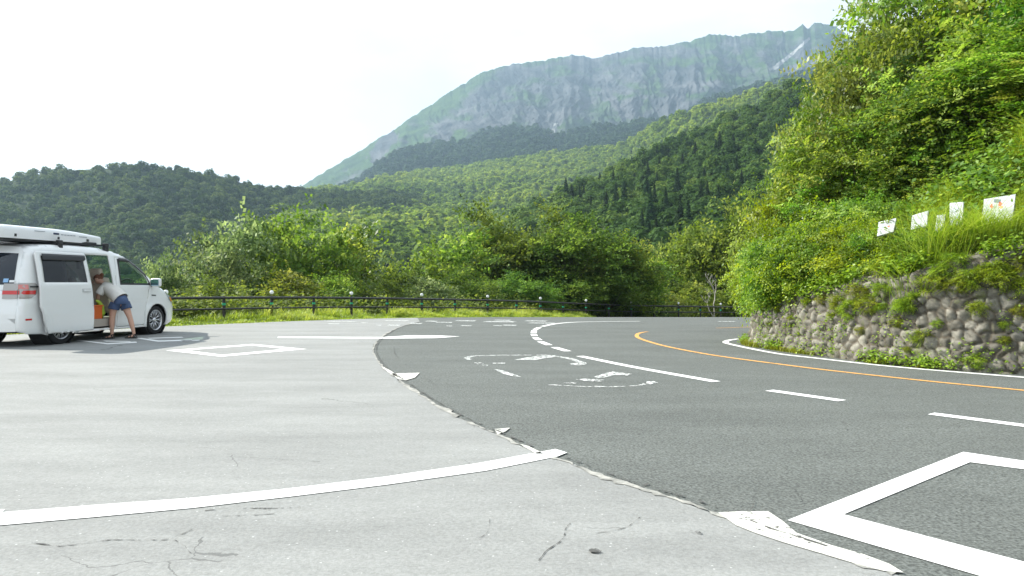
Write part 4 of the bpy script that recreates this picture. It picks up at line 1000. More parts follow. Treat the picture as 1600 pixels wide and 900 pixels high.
n = 9000; x = r.uniform(4.5, 14, n); y = r.uniform(9, 20, n); z, d = hill_z(x, y); k = (d > .8) & ~((x/y > 540/1200) & (d < 2.1) & (r.random(n) < .8))
cover('bank_undergrowth', x[k], y[k], z[k]+r.uniform(0, .35, n)[k], .10, M['leaf_bank'], 95, .18, 12)
n = 900; s_ = r.uniform(s0, sC+1.5, n); wx_, wy_, nx_, ny_ = wpos(s_); off = r.uniform(-.12, .0, n); cl = fbm(s_*1.9, s_*0, 16, 3); k = cl > .58
cover('wall_foot_weeds', (wx_+nx_*off)[k], (wy_+ny_*off)[k], (g(wy_)+r.uniform(0, .08, n))[k], .05, M['leaf_weed'], 96, .05, 12)
n = 2200; s_ = r.uniform(s0, sC+2, n); wx_, wy_, nx_, ny_ = wpos(s_); cl = fbm(s_*1.6, s_*0, 19, 3); u = r.random(n)**1.8*(.08+.75*np.clip(cl-.42, 0, 1)); zz = wallH(s_)+.08-u
off = .16*zz+.0; k = cl > .40
cover('trailing_vines', (wx_+nx_*off-nx_*.05)[k], (wy_+ny_*off-ny_*.05)[k], (g(wy_)+zz)[k], .06, M['leaf_weed'], 97, .06, 7)
n = 1400; s_ = r.uniform(s0, sC+1.0, n); wx_, wy_, nx_, ny_ = wpos(s_); zz = r.random(n)*wallH(s_); cl = fbm(s_*2.2, zz*2.2, 23, 3); k = cl > .5
cover('wall_face_weeds', (wx_+nx_*(.16*zz-.05))[k], (wy_+ny_*(.16*zz-.05))[k], (g(wy_)+zz-.04)[k], .042, M['leaf_weed'], 99, .045, 9)
# tall arching tufts that half bury the boards
r5 = np.random.default_rng(55); tp = [(1352, 12.3), (1376, 12.1), (1394, 12.25), (1412, 12.0), (1432, 11.9), (1450, 11.95), (1470, 11.75), (1490, 11.65), (1508, 11.7), (1520, 11.5), (1541, 11.45), (1566, 11.35), (1590, 11.35), (1612, 11.3), (1340, 12.6), (1330, 12.9), (1500, 12.4), (1445, 12.7), (1515, 12.3)]
PP = []; HHs = []
for px, D in tp:
    x = (px-800)/F*D; m_ = 320; zz, dd = hill_z(np.array([x]), np.array([D])); zz = float(zz[0])
    if dd[0] < .5: continue
    ztop = HC+(YH-r5.uniform(296, 330))/F*D
    PP.append(np.stack([x+r5.normal(0, .16, m_), D+r5.normal(0, .14, m_), np.full(m_, zz-.05)], -1)); HHs.append(np.full(m_, min(1.35, max(.3, ztop-zz)))*r5.uniform(.45, 1.2, m_))
blades('tall_arching_grass', np.concatenate(PP), np.concatenate(HHs), .95, M['blade'], 94, .0050, None)
# scrub filling the strip beyond the fence
n = 9000; s_ = r.uniform(0, 1, n); ii = (s_*(len(FCA)-60)).astype(int)+25; off = r.uniform(1.2, 7.5, n)
dx_ = np.gradient(FCA[:, 0])[ii]; dy_ = np.gradient(FCA[:, 1])[ii]; L_ = np.hypot(dx_, dy_); x = FCA[ii, 0]-dy_/L_*off+r.normal(0, .3, n); y = FCA[ii, 1]+dx_/L_*off+r.normal(0, .3, n)
z = terrain_z(x, y)+r.random(n)*(.1+.22*off)
cover('hedge_scrub', x, y, z, .15, M['leaf_belt'], 98, .28, 14)

# white boards standing in the long grass
m_board = simple('white_board', (.42, .44, .45), .8, noise=.25)
m_red = simple('red_print', (.75, .10, .05), .5); m_or = simple('orange_print', (.8, .3, .12), .5); m_grey = simple('grey_print', (.3, .36, .42), .5); m_green = simple('green_print', (.15, .3, .2), .5)
m_wood = simple('board_post', (.2, .17, .14), .8)
def board(corners, D, label, marks=()):
    cs_ = [PZ(px, py, D+dD) for px, py, dD in corners]
    cc = sum(cs_, Vector())/4; cs_ = [cc+(p-cc)*.88+Vector((0, 0, -.03)) for p in cs_]; c = cc; e = link(bpy.data.objects.new('notice_board', None)); e.location = c
    nrm = (cs_[1]-cs_[0]).cross(cs_[3]-cs_[0]).normalized(); 
    if nrm.y > 0: nrm = -nrm
    vs = [p-c for p in cs_]+[p-c-nrm*.03 for p in cs_]
    mesh_obj('panel', vs, [(0, 1, 2, 3), (7, 6, 5, 4), (0, 4, 5, 1), (1, 5, 6, 2), (2, 6, 7, 3), (3, 7, 4, 0)], m_board, e)
    for a in (0, 1):
        p0 = cs_[a]-c-nrm*.05; p1 = Vector((p0.x, p0.y, p0.z-1.3)); p0 = p0+Vector((.04*(1-2*a), 0, 0)); p1 = p1+Vector((.04*(1-2*a), 0, 0))
        MB().tube([p1, p0], .02, 8).build('post', m_wood, e)
    for (u, v, w_, h_, mt, sd) in marks:
        rr_ = random.Random(sd); pts = []
        for k in range(11):
            a = k/11*6.283; q = (u+w_*math.cos(a)*rr_.uniform(.5, 1.1), v+h_*math.sin(a)*rr_.uniform(.5, 1.1))
            top_ = vs[0].lerp(vs[1], q[0]); bo_ = vs[3].lerp(vs[2], q[0]); pts.append(top_.lerp(bo_, q[1])+nrm*.004)
        mesh_obj('print_patch', pts, [tuple(range(11))], mt, e)
    tag(e, label, 'board', 'white boards in the long grass'); return e
board([(1534, 306, 0), (1590, 297, -.3), (1584, 343, -.5), (1529, 352, -.2)], 11.85, 'largest white board, with red and orange blotches, nearest the right edge',
      [(.28, .33, .06, .10, m_red, 1), (.55, .30, .07, .11, m_red, 2), (.60, .44, .08, .06, m_or, 3)])
board([(1482, 312, 0), (1506, 310, -.2), (1505, 350, -.35), (1482, 352, -.2)], 12.0, 'narrow white board mottled with dark print, second from the right', [(.4, .3, .3, .14, m_grey, 7), (.6, .6, .25, .12, m_grey, 8), (.3, .8, .2, .08, m_grey, 9)])
board([(1463, 332, 0), (1478, 330, -.1), (1474, 360, -.3), (1459, 361, -.2)], 12.15, 'small white board half sunk in grass just left of the mottled one')
board([(1423, 333, 0), (1452, 324, -.15), (1449, 352, -.35), (1421, 358, -.2)], 12.35, 'blank white board with a slanting top edge, second from the left')
board([(1371, 343, 0), (1402, 336, -.15), (1397, 360, -.35), (1368, 368, -.2)], 12.6, 'low white board at the left end of the row, dark scrawl on it', [(.35, .4, .2, .12, m_grey, 11), (.6, .55, .16, .08, m_red, 12)])

# ------------------------------------------------------------------ guard fence
FEN = [(-14.6, 16.6), (-13.3, 18.9), (-12.1, 20.7), (-10.5, 23.3), (-9.35, 25), (-8.2, 27), (-5.8, 31), (-3.05, 34.5), (-.18, 37.4), (2.7, 41), (5.6, 44), (8.4, 46.4), (10.9, 48), (13.6, 50), (16.1, 51.5), (20.5, 53)]
fc = catmull([Vector((*p, 0)) for p in FEN], 12); fl = np.r_[0, np.cumsum([(b-a).length for a, b in zip(fc[:-1], fc[1:])])]
fx = np.array([p.x for p in fc]); fy = np.array([p.y for p in fc])
def fpos(s): return float(np.interp(s, fl, fx)), float(np.interp(s, fl, fy))
fe = link(bpy.data.objects.new('guard_fence', None)); x0_, y0_ = fpos(0); fe.location = (x0_, y0_, 0)
tag(fe, 'dark two rail guard fence with green bands and round reflectors along the outer edge', 'guard fence')
def fz(x, y): return float(g(min(y, 57)))-.0
s = s_of_first = 0.0
# phase the posts so that one stands where the van bonnet ends
sref = float(fl[np.hypot(fx+10.5, fy-23.3).argmin()]); s = sref % 2.02; k = 0
npost = int((fl[-1]-s)/2.02)+1; kref = int(round((sref-s)/2.02))
pm = MB().tube([(0, 0, -.3), (0, 0, .86)], .052, 10); rl = MB().lathe([(0, -.018), (.05, -.018), (.058, 0), (.05, .018), (0, .018)], (0, 0, .86), 'X', 20)
for k in range(npost):
    sp = s+2.02*k; x, y = fpos(sp); x2, y2 = fpos(min(sp+.2, fl[-1])); a = math.atan2(y2-y, x2-x)
    po = pm.build('post', M['fence'], fe); po.location = (x-x0_, y-y0_, fz(x, y)); po.rotation_euler.z = a
    bd = MB().tube([(0, 0, .56), (0, 0, .63)], .060, 12).build('green_band', M['fence_tape'], po)
    if (k-kref) % 2 == 0:
        MB().tube([(0, 0, .86), (0, 0, .93)], .012, 6).build('reflector_stem', M['fence'], po)
        rf = MB().lathe([(0, -.03), (.05, -.028), (.066, -.01), (.066, .01), (.05, .028), (0, .03)], (0, 0, 0), 'Y', 20)
        q = MB(); q.v = [(v[0], v[1], v[2]) for v in rf.v]; 
        ro = MB().lathe([(0, -.03), (.055, -.026), (.07, -.008), (.07, .008), (.055, .026), (0, .03)], (0, 0, 0), 'X', 20).build('reflector', M['reflector'], po, True)
        ro.location = (0, 0, .985); ro.rotation_euler.z = -a + math.pi/2 + .3
for hh, rd, nm in ((.80, .042, 'top_rail'), (.44, .030, 'lower_rail')):
    pts = []
    for sp in np.arange(0, fl[-1], .5):
        x, y = fpos(sp); x2, y2 = fpos(min(sp+.2, fl[-1])); dd = Vector((x2-x, y2-y, 0)); dd = dd.normalized() if dd.length > 0 else Vector((1, 0, 0))
        pts.append((x-x0_+dd.y*.07, y-y0_-dd.x*.07, fz(x, y)+hh))
    MB().tube(pts, rd, 8).build(nm, M['fence'], fe, True)

# ------------------------------------------------------------------ the van
VX, VY, VTH = -10.25, 14.75, .175
van = link(bpy.data.objects.new('minivan', None)); van.location = (VX, VY, 0); van.rotation_euler.z = -VTH; VS = 1.05; van.scale = (VS, VS, VS)
tag(van, 'white minivan with its near sliding door open and a roof box on top', 'van')
m_w, n, l, p = mat_new('white_car_paint'); p.inputs['Base Color'].default_value = (.78, .79, .78, 1); p.inputs['Roughness'].default_value = .22; p.inputs['Coat Weight'].default_value = .6; p.inputs['Coat Roughness'].default_value = .04
m_blk = simple('black_trim', (.018, .018, .02), .45); m_rub = simple('tyre_rubber', (.025, .025, .026), .85, spec=.2); m_rim = simple('alloy_rim', (.62, .63, .65), .28, 1.0)
m_dark = simple('wheel_well', (.012, .012, .012), .9); m_chr = simple('chrome', (.75, .76, .78), .12, 1.0)
m_seat = simple('beige_seat_fabric', (.62, .55, .46), .9, noise=.15); m_int = simple('interior_plastic', (.42, .37, .32), .8); m_dash = simple('dashboard', (.05, .05, .055), .6)
m_tlr = simple('red_lens', (.55, .02, .02), .12, coat=.5); m_tlc = simple('clear_lens', (.38, .36, .34), .12, coat=.5); m_amb = simple('amber_lens', (.75, .25, .03), .15, coat=.5)
def glass(name, tint, clear):
    m, n, l, p = mat_new(name); p.inputs['Base Color'].default_value = (.006, .007, .008, 1); p.inputs['Roughness'].default_value = .04
    tr = n.new('ShaderNodeBsdfTransparent'); tr.inputs['Color'].default_value = (*tint, 1)
    mi = n.new('ShaderNodeMixShader'); mi.inputs[0].default_value = clear; l.new(p.outputs[0], mi.inputs[1]); l.new(tr.outputs[0], mi.inputs[2]); l.new(mi.outputs[0], n['Material Output'].inputs[0]); return m
g_dark = glass('privacy_glass', (.35, .35, .38), .25); g_clear = glass('green_tinted_glass', (.72, .88, .78), .80)

OUT_R = [(.02, .30), (.0, .45), (.0, .62), (.03, .84), (.05, 1.05), (.10, 1.25), (.19, 1.55), (.28, 1.76), (.36, 1.86), (.50, 1.905)]
OUT_T = [(1.0, 1.935), (1.6, 1.945), (2.2, 1.93), (2.6, 1.89), (2.95, 1.80), (3.3, 1.62), (3.7, 1.37), (4.05, 1.15), (4.25, 1.07), (4.5, .98), (4.68, .88)]
OUT_F = [(4.77, .76), (4.82, .62), (4.84, .48), (4.83, .34), (4.78, .24), (4.6, .19)]
OUT_B = [(3.6, .20), (2.4, .20), (1.3, .20), (.5, .23), (.15, .25)]
OUT = OUT_R+OUT_T+OUT_F+OUT_B
rear_u = lambda z: np.interp(z, [q[1] for q in OUT_R], [q[0] for q in OUT_R])
front_u = lambda z: np.interp(z, [q[1] for q in (OUT_F[::-1]+OUT_T[::-1])][0:15], [q[0] for q in (OUT_F[::-1]+OUT_T[::-1])][0:15])
top_z = lambda u: np.interp(u, [.0]+[q[0] for q in (OUT_R[-3:]+OUT_T)]+[4.84], [1.0]+[q[1] for q in (OUT_R[-3:]+OUT_T)]+[.5])
Wb = lambda z: np.interp(z, [.19, .30, .5, .9, 1.12, 1.5, 1.80, 1.95], [.865, .885, .895, .90, .89, .835, .775, .74])
def qf(d, R): return 1-np.sqrt(np.clip(1-(1-np.clip(d/R, 0, 1))**2, 0, 1))
def W(u, z):
    u = np.asarray(u, float); z = np.asarray(z, float)
    w = Wb(z).copy() if hasattr(Wb(z), 'copy') else Wb(z)
    Rf = np.interp(z, [.2, .95, 1.15, 1.8], [.75, .65, .30, .14]); rf = np.interp(z, [.2, .95, 1.15, 1.8], [.34, .30, .12, .07])
    w = w - rf*qf(front_u(z)-u, Rf)
    w = w - np.interp(z, [.3, 1.2, 1.8], [.13, .12, .10])*qf(u-rear_u(z), .16)
    w = w - .09*qf(top_z(u)-z, .12)*(u > .3)*(u < 4.2)
    # feature crease low on the doors
    w = w + .008*np.exp(-((z-.60)/.02)**2) + .006*np.exp(-((z-.82)/.03)**2)
    # flared arches
    for uc in (1.0, 3.9):
        r_ = np.hypot(u-uc, z-.335); w = w + .018*np.exp(-((r_-.39)/.05)**2)
    return w
def side_map(V, side, off=0.): 
    w = W(V[:, 0], V[:, 1])+off
    return np.c_[side*w, V[:, 0], V[:, 1]]
def patch(name, poly, mat, parent, side=1, off=0., holes=(), step=.06, thick=0, du=0, dv=0, smooth=True):
    V, T = cdt(poly, holes, step); P = side_map(V, side, off); P[:, 1] += du; P[:, 0] += dv*side
    if side < 0: T = T[:, ::-1]
    # (u,z) orientation with +x outward: normal of (u x z) is +x
    o = mesh_obj(name, P, T, mat, parent, smooth)
    if thick:
        sm = o.modifiers.new('thickness', 'SOLIDIFY'); sm.thickness = thick; sm.offset = -1
    return o
circ = lambda uc, zc, R, a0=0, a1=360, n=28: [(uc+R*math.cos(math.radians(a)), zc+R*math.sin(math.radians(a))) for a in np.linspace(a0, a1, n)]
def arch(uc):                                           # wheel opening joined to the sill line
    return circ(uc, .335, .375, -22, 202, 30)
def outline_with_arches():
    o = list(OUT_R+OUT_T+OUT_F)
    a = arch(3.9); b = arch(1.0)
    return o+[(4.45, .19)]+a+[(3.4, .20), (2.4, .20), (1.5, .20)]+b+[(.5, .23), (.15, .25)]
BO = outline_with_arches()
w_front = [(2.70, 1.18), (2.73, 1.67), (3.04, 1.665), (3.28, 1.52), (3.50, 1.37), (3.60, 1.24), (3.62, 1.185)]
w_tri = [(3.70, 1.16), (3.70, 1.27), (3.92, 1.15)]
door_f = [(2.56, .24), (2.55, 1.10), (2.62, 1.745), (3.02, 1.735), (3.28, 1.60), (3.60, 1.38), (3.66, 1.12), (3.60, .90), (3.50, .66), (3.46, .24)]
w_rq = [(.50, 1.20), (.60, 1.70), (1.10, 1.71), (1.10, 1.20)]
door_s = [(1.18, .24), (1.16, 1.77), (2.42, 1.77), (2.47, 1.10), (2.51, .24)]   # sliding door aperture
w_s = [(1.25, 1.20), (1.25, 1.70), (2.33, 1.70), (2.38, 1.20)]
# near side
patch('body_side', BO, m_w, van, 1, 0, [door_f, w_tri, w_rq, door_s], .05, .03)
fd = patch('front_door', [(u+(.006 if u < 3.1 else -.006), z+(.006 if z < 1 else -.006)) for u, z in door_f], m_w, van, 1, .001, [w_front], .05, .03)
patch('door_window', w_front, g_clear, fd, 1, -.012, (), .1)
patch('window_trim', [(w_front[0][0]-.04, 1.15), (w_front[0][0]-.03, 1.71), (3.06, 1.70), (3.33, 1.54), (3.58, 1.37), (3.68, 1.14)], m_blk, fd, 1, .004, [w_front], .1)
MB().box((.905, 2.70, 1.03), (.03, .17, .035)).build('door_handle', m_w, fd)
# rain visor over the window
vv = [(2.70, 1.66), (2.71, 1.73), (3.06, 1.72), (3.32, 1.56), (3.58, 1.39), (3.55, 1.33), (3.29, 1.49), (3.04, 1.645)]
patch('rain_visor', vv, m_blk, fd, 1, .02, (), .1, .004)
patch('quarter_window', w_tri, m_blk, van, 1, -.01, (), .1)
patch('rear_side_window', w_rq, g_dark, van, 1, -.012, (), .15)
# sliding door, run back along the body and standing proud of it
SD, SO = -.80, .105
Ws = lambda V: V
sdo = link(bpy.data.objects.new('sliding_door', None), van)
def door_patch(name, poly, mat, off, holes=(), thick=0, parent=None):
    V, T = cdt(poly, holes, .05); P = side_map(V, 1, off); P[:, 1] += SD; P[:, 0] += SO
    o = mesh_obj(name, P, T, mat, parent or sdo, True)
    if thick: sm = o.modifiers.new('thickness', 'SOLIDIFY'); sm.thickness = thick; sm.offset = -1
    return o
dpn = [(1.18, .235), (1.14, .6), (1.14, 1.76), (1.18, 1.79), (2.38, 1.79), (2.42, 1.74), (2.48, 1.10), (2.53, .62), (2.53, .235)]
# cut the lower rear corner round the wheel as the real panel is
dpn = [(1.34, .235), (1.24, .50), (1.15, .76)]+dpn[2:]
pnl = door_patch('door_panel', dpn, m_w, 0, [w_s], .045)
door_patch('door_window', w_s, g_dark, -.01)
door_patch('rain_visor', [(1.25, 1.62), (1.25, 1.74), (2.36, 1.74), (2.37, 1.66), (2.30, 1.62)], m_blk, .03, (), .004)
MB().box((.905+SO, 2.32+SD, 1.04), (.03, .19, .04)).build('door_handle', m_w, sdo)
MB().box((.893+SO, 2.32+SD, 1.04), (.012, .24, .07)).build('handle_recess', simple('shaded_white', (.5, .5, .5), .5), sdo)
MB().box((.91, .75, 1.12), (.015, 1.1, .025)).build('door_rail', m_blk, van)
# far side
patch('body_side', BO, m_w, van, -1, 0, [w_front, w_tri, w_rq, w_s], .05, .03)
patch('side_window', w_front, g_clear, van, -1, -.012, (), .1); patch('side_window', w_s, g_dark, van, -1, -.012, (), .15); patch('rear_side_window', w_rq, g_dark, van, -1, -.012, (), .15)
# skin over the top, front and rear
def ribbon(name, seg, mat, parent, n=13, win=None, crown=.03, off=0):
    seg = [Vector((*q, 0)) for q in seg]
    pts = []
    for a, b in zip(seg[:-1], seg[1:]):
        k = max(1, int((b-a).length/.08)); pts += [a.lerp(b, t/k) for t in range(k)]
    pts.append(seg[-1]); rows = []
    for i, q in enumerate(pts):
        w = float(W(q.x, q.y)) ; d = (pts[min(i+1, len(pts)-1)]-pts[max(i-1, 0)]).normalized(); nr = Vector((-d.y, d.x, 0))
        row = []
        for j in range(n):
            v = -1+2*j/(n-1); bul = crown*(1-v*v)
            if off: bul += off*(1 if abs(v) < .995 else 1)
            row.append((v*w, q.x+nr.x*bul, q.y+nr.y*bul))
        rows.append(row)
    P = np.array(rows)[:, ::-1]
    me = grid_mesh(name, P, mat); o = link(bpy.data.objects.new(name, me), parent); return o, P
# windshield glass between pillars
def ribbon_band(name, z0, z1, mat, f, sgn, off):
    pass
# outline runs rear bottom -> up -> forward -> down: outward normal is to the left of travel
ribbon('tailgate', OUT_R[1:5]+[(.05, 1.05)], m_w, van, crown=.05)
rg, _ = ribbon('tailgate_window_frame', OUT_R[4:9], m_w, van, crown=.05)
ribbon('roof', OUT_R[8:]+OUT_T[:5], m_w, van, crown=.035)

ribbon('bonnet', OUT_T[7:]+OUT_F[:1], m_w, van, crown=.05)
ribbon('front_bumper', OUT_F, m_w, van, crown=.07)
ribbon('rear_bumper', OUT_R[:2]+[(.0, .62)], m_w, van, crown=.05)
def inner_band(name, seg, frac, mat, off, crown=.05, parent=van, n=13):
    seg = [Vector((*q, 0)) for q in seg]; pts = []
    for a, b in zip(seg[:-1], seg[1:]):
        k = max(1, int((b-a).length/.08)); pts += [a.lerp(b, t/k) for t in range(k)]
    pts.append(seg[-1]); rows = []
    for i, q in enumerate(pts):
        w = float(W(q.x, q.y)); d = (pts[min(i+1, len(pts)-1)]-pts[max(i-1, 0)]).normalized(); nr = Vector((-d.y, d.x, 0))
        rows.append([(v*w, q.x+nr.x*(crown*(1-v*v)+off), q.y+nr.y*(crown*(1-v*v)+off)) for v in np.linspace(frac, -frac, n)])
    return link(bpy.data.objects.new(name, grid_mesh(name, np.array(rows), mat)), parent)
inner_band('rear_window', [(.075, 1.15), (.10, 1.25), (.19, 1.55), (.265, 1.73)], .90, simple('rear_glass', (.012, .016, .024), .04), .006)
inner_band('windshield', [(2.95, 1.80), (3.3, 1.62), (3.7, 1.37), (4.05, 1.15)], .95, g_clear, -.004)
def inner_strip(v0, v1):
    rows = []
    for u, z in [(2.95, 1.80), (3.1, 1.722), (3.3, 1.62), (3.5, 1.495), (3.7, 1.37), (3.9, 1.245), (4.05, 1.15)]:
        w = float(W(u, z)); rows.append([(v*w, u+.5*.05*(1-v*v), z+.85*.05*(1-v*v)) for v in np.linspace(v1, v0, 4)])
    link(bpy.data.objects.new('windshield_pillar', grid_mesh('windshield_pillar', np.array(rows), m_w)), van)
inner_strip(.92, 1.0); inner_strip(-1.0, -.92)
# floor, sills
MB().box((0, 2.5, .24), (1.66, 3.3, .05)).box((0, 4.3, .26), (1.0, .8, .06)).box((0, .35, .30), (1.5, .55, .06)).build('underbody', m_dark, van)
MB().box((0, 2.35, .36), (1.62, 2.4, .16)).build('cabin_floor', m_int, van)
# interior
def seat(u, v, nm='front_seat'):
    e = link(bpy.data.objects.new(nm, None), van)
    b = MB().box((v, u, .62), (.5, .52, .16)).build('seat_cushion', m_seat, e); bevel(b, .05)
    R = Matrix.Rotation(.22, 3, 'X'); b = MB().box((v, u-.30, .98), (.5, .15, .66), m=R).build('seat_back', m_seat, e); bevel(b, .05)
    b = MB().box((v, u-.40, 1.40), (.27, .10, .20), m=R).build('headrest', m_seat, e); bevel(b, .03)
seat(2.95, .40); seat(2.95, -.40); seat(1.85, -.42, 'rear_seat'); seat(1.30, .30, 'rear_seat')
MB().box((0, 3.85, .92), (1.5, .5, .36)).build('dashboard', m_dash, van)
sw = link(bpy.data.objects.new('steering_wheel', None), van)
tor = [(.40+.185*math.cos(a), 3.50+.06*math.sin(a), 1.10+.185*math.sin(a)) for a in np.linspace(0, 2*math.pi, 25)]
MB().tube(tor, .015, 8, False).box((.40, 3.50, 1.10), (.34, .03, .05)).tube([(.40, 3.50, 1.08), (.40, 3.8, .98)], .03, 8).build('wheel_ring', m_dash, sw)
MB().box((0, 1.65, 1.80), (1.2, 2.1, .02)).build('headliner', m_seat, van)

MB().box((.80, 1.85, .225), (.14, 1.25, .05)).build('door_sill', m_chr, van)
MB().box((-.10, 2.64, 1.60), (.06, .06, .2)).build('overhead_console', m_int, van)
# wheels
def wheel(u, side):
    e = link(bpy.data.objects.new('wheel', None), van); e.location = (side*.77, u, .335)
    if side < 0: e.rotation_euler.z = math.pi
    MB().lathe([(.235, -.10), (.30, -.105), (.325, -.085), (.335, -.05), (.335, .05), (.325, .085), (.30, .105), (.235, .10)], (0, 0, 0), 'X', 48).build('tyre', m_rub, e, True)
    MB().lathe([(.19, -.08), (.235, -.085), (.238, .095), (.228, .10), (.215, .085), (.205, .02), (.20, -.05)], (0, 0, 0), 'X', 48).build('rim', m_rim, e, True)
    sp = MB()
    for k in range(10):
        a = k*math.pi/5
        for dlt in (-.16, .16):
            a1 = a+dlt; sp.tube([(.055, .045*math.cos(a), .045*math.sin(a)), (.072, .13*math.cos(a+dlt*.35), .13*math.sin(a+dlt*.35)), (.080, .215*math.cos(a1), .215*math.sin(a1))], [.012, .009, .010], 5)
    sp.lathe([(.0, .085), (.03, .085), (.055, .07), (.06, .04), (.05, .0)], (0, 0, 0), 'X', 20)
    sp.build('spokes', m_rim, e, True)
    MB().lathe([(.0, .0), (.16, .0), (.165, -.03)], (0, 0, 0), 'X', 24).build('brake_disc', m_dark, e)
for u in (1.0, 3.9):
    for sd in (1, -1):
        wheel(u, sd)
        MB().lathe([(.0, -.30), (.40, -.30), (.40, .09), (.385, .09)], (sd*.77 if sd > 0 else -.77, u, .345), 'X', 30).build('wheel_arch_liner', m_dark, van)
# lamps and small parts
tl = patch('tail_lamp', [(.04, .90), (.07, 1.19), (.34, 1.19), (.375, 1.14), (.34, .98), (.22, .91)], m_tlc, van, 1, .012, (), .05, .02)
patch('red_band', [(.04, .98), (.05, 1.05), (.33, 1.05), (.31, .98)], m_tlr, tl, 1, .016, (), .05)
patch('red_lens_block', [(.05, 1.07), (.06, 1.16), (.17, 1.16), (.17, 1.07)], simple('pink_lens', (.6, .2, .18), .1, coat=.5), tl, 1, .017, (), .05)
def rear_patch(name, v0, v1, z0, z1, mat, parent, off=.012, t=.02):
    vs = []; 
    for z in np.linspace(z0, z1, 5):
        for v in np.linspace(v0, v1, 5):
            w = float(W(rear_u(z), z)); vn = min(1, v/w); vs.append((v, float(rear_u(z))-.05*(1-vn*vn)-off, z))
    return link(bpy.data.objects.new(name, grid_mesh(name, np.array(vs).reshape(5, 5, 3)[:, ::-1], mat)), parent)
rear_patch('tail_lamp_lens', .50, .785, .90, 1.18, m_tlc, tl); rear_patch('red_band', .50, .785, .98, 1.05, m_tlr, tl, .016)
tl2 = rear_patch('tail_lamp', -.785, -.50, .90, 1.18, m_tlc, van)
patch('side_reflector', [(.10, .50), (.10, .535), (.24, .535), (.24, .50)], m_tlr, van, 1, .008, (), .1)
patch('side_mark', [(3.70, .895), (3.70, .925), (3.86, .915), (3.86, .89)], m_blk, van, 1, .004, (), .1)
hl = patch('headlight', [(4.36, .80), (4.30, .98), (4.42, .985), (4.60, .90), (4.70, .80), (4.62, .70), (4.5, .74)], simple('headlight_lens', (.35, .37, .40), .08, coat=1), van, 1, .008, (), .05)
patch('turn_lamp', [(4.47, .75), (4.43, .86), (4.56, .86), (4.62, .75)], m_amb, hl, 1, .012, (), .05)
patch('headlight', [(4.36, .80), (4.30, .98), (4.42, .985), (4.60, .90), (4.70, .80), (4.62, .70), (4.5, .74)], bpy.data.materials['headlight_lens'], van, -1, .008, (), .05)
mi_ = MB().box((1.02, 3.70, 1.20), (.24, .10, .19)).build('side_mirror', m_w, van); bevel(mi_, .04, 3)
MB().box((1.02, 3.645, 1.20), (.19, .006, .14)).build('mirror_glass', simple('mirror_glass', (.35, .62, .75), .03, 1.0), mi_)
MB().box((.90, 3.72, 1.13), (.10, .06, .05)).build('mirror_arm', m_blk, mi_)
mi2 = MB().box((-1.02, 3.70, 1.20), (.24, .10, .19)).build('side_mirror', m_w, van); bevel(mi2, .04, 3)
st = rear_patch('window_sticker', .60, .70, 1.20, 1.24, simple('sticker_white', (.8, .8, .8), .5), van, .02)
st = rear_patch('window_sticker', .48, .58, 1.20, 1.27, simple('sticker_blue', (.25, .45, .7), .5), van, .02)
# roof bars
for u in (1.15, 2.45):
    e = link(bpy.data.objects.new('roof_bar', None), van)
    z = 1.985; MB().box((0, u, z), (1.44, .05, .03)).build('crossbar', m_blk, e)
    for v in (.70, -.70):
        f = MB().box((v, u, z-.07), (.09, .10, .14)).box((v, u, z+.02), (.07, .13, .05)).build('foot', m_blk, e); bevel(f, .015)
# roof box: a thing of its own resting on the bars
bx = link(bpy.data.objects.new('roof_box', None)); bx.matrix_world = Matrix.Translation((VX, VY, 0)) @ Matrix.Rotation(-VTH, 4, 'Z') @ Matrix.Scale(1.05, 4) @ Matrix.Translation((.18, 1.12, 1.975))
tag(bx, 'long white cargo box with a tapered nose strapped on the van roof', 'roof box', None)
def box_half(name, z0, z1, mat, grow=0):
    rows = []
    for u in np.linspace(-1.25, 1.50, 34):
        t = (u+1.25)/2.75; nose = np.clip((t-.45)/.55, 0, 1); tail = np.clip(1-t/.06, 0, 1)
        w = .40*(1-.30*nose**2.2)*(1-.12*tail**2)+grow; hh = .19*(1-.40*nose**1.6)*(1-.15*tail**2); hh = max(.10, hh)
        row = []
        for a in np.linspace(0, math.pi, 25):
            c, s_ = math.cos(a), math.sin(a); e_ = .30
            row.append((w*abs(c)**e_*(1 if c > 0 else -1), u, z0+(hh if z1 is None else z1)*abs(s_)**.42))
        row = [(w*.98, u, z0-.06)]+row+[(-w*.98, u, z0-.06)]
        rows.append(row)
    P = np.array(rows)
    ends = []
    for r_ in (0, -1):
        c = P[r_].mean(0); e2 = P[r_].copy(); 
        e2[:, 0] = e2[:, 0]*.86; e2[:, 2] = z0+(e2[:, 2]-z0)*.8; e2[:, 1] += (-.05 if r_ == 0 else .05); e3 = np.repeat(c[None], len(e2), 0); e3[:, 1] = e2[0, 1]+(-.01 if r_ == 0 else .01); ends.append((e3, e2))
    P = np.concatenate([ends[0][0][None], ends[0][1][None], P, ends[1][1][None], ends[1][0][None]])[:, ::-1]
    return link(bpy.data.objects.new(name, grid_mesh(name, P, mat)), bx)
m_bx = simple('roof_box_plastic', (.78, .79, .80), .3, coat=.3)
box_half('lid', .10, None, m_bx)
b_ = MB().box((0, .08, .035), (.72, 2.4, .07)).build('base_tray', m_blk, bx); bevel(b_, .02)
gm = simple('grey_lettering', (.28, .30, .34), .5); dk = simple('dark_emblem', (.03, .04, .09), .5)
def side_mark(u0, u1, z0, z1, mt):
    uu = (u0+u1)/2; t = (uu+1.25)/2.75; nose = max(0, (t-.45)/.55); w = .40*(1-.30*nose**2.2)
    MB().box((w*1.0+.0, uu, (z0+z1)/2), (.012, u1-u0, z1-z0)).build('side_print', mt, bx)
side_mark(.02, .16, .165, .20, dk)
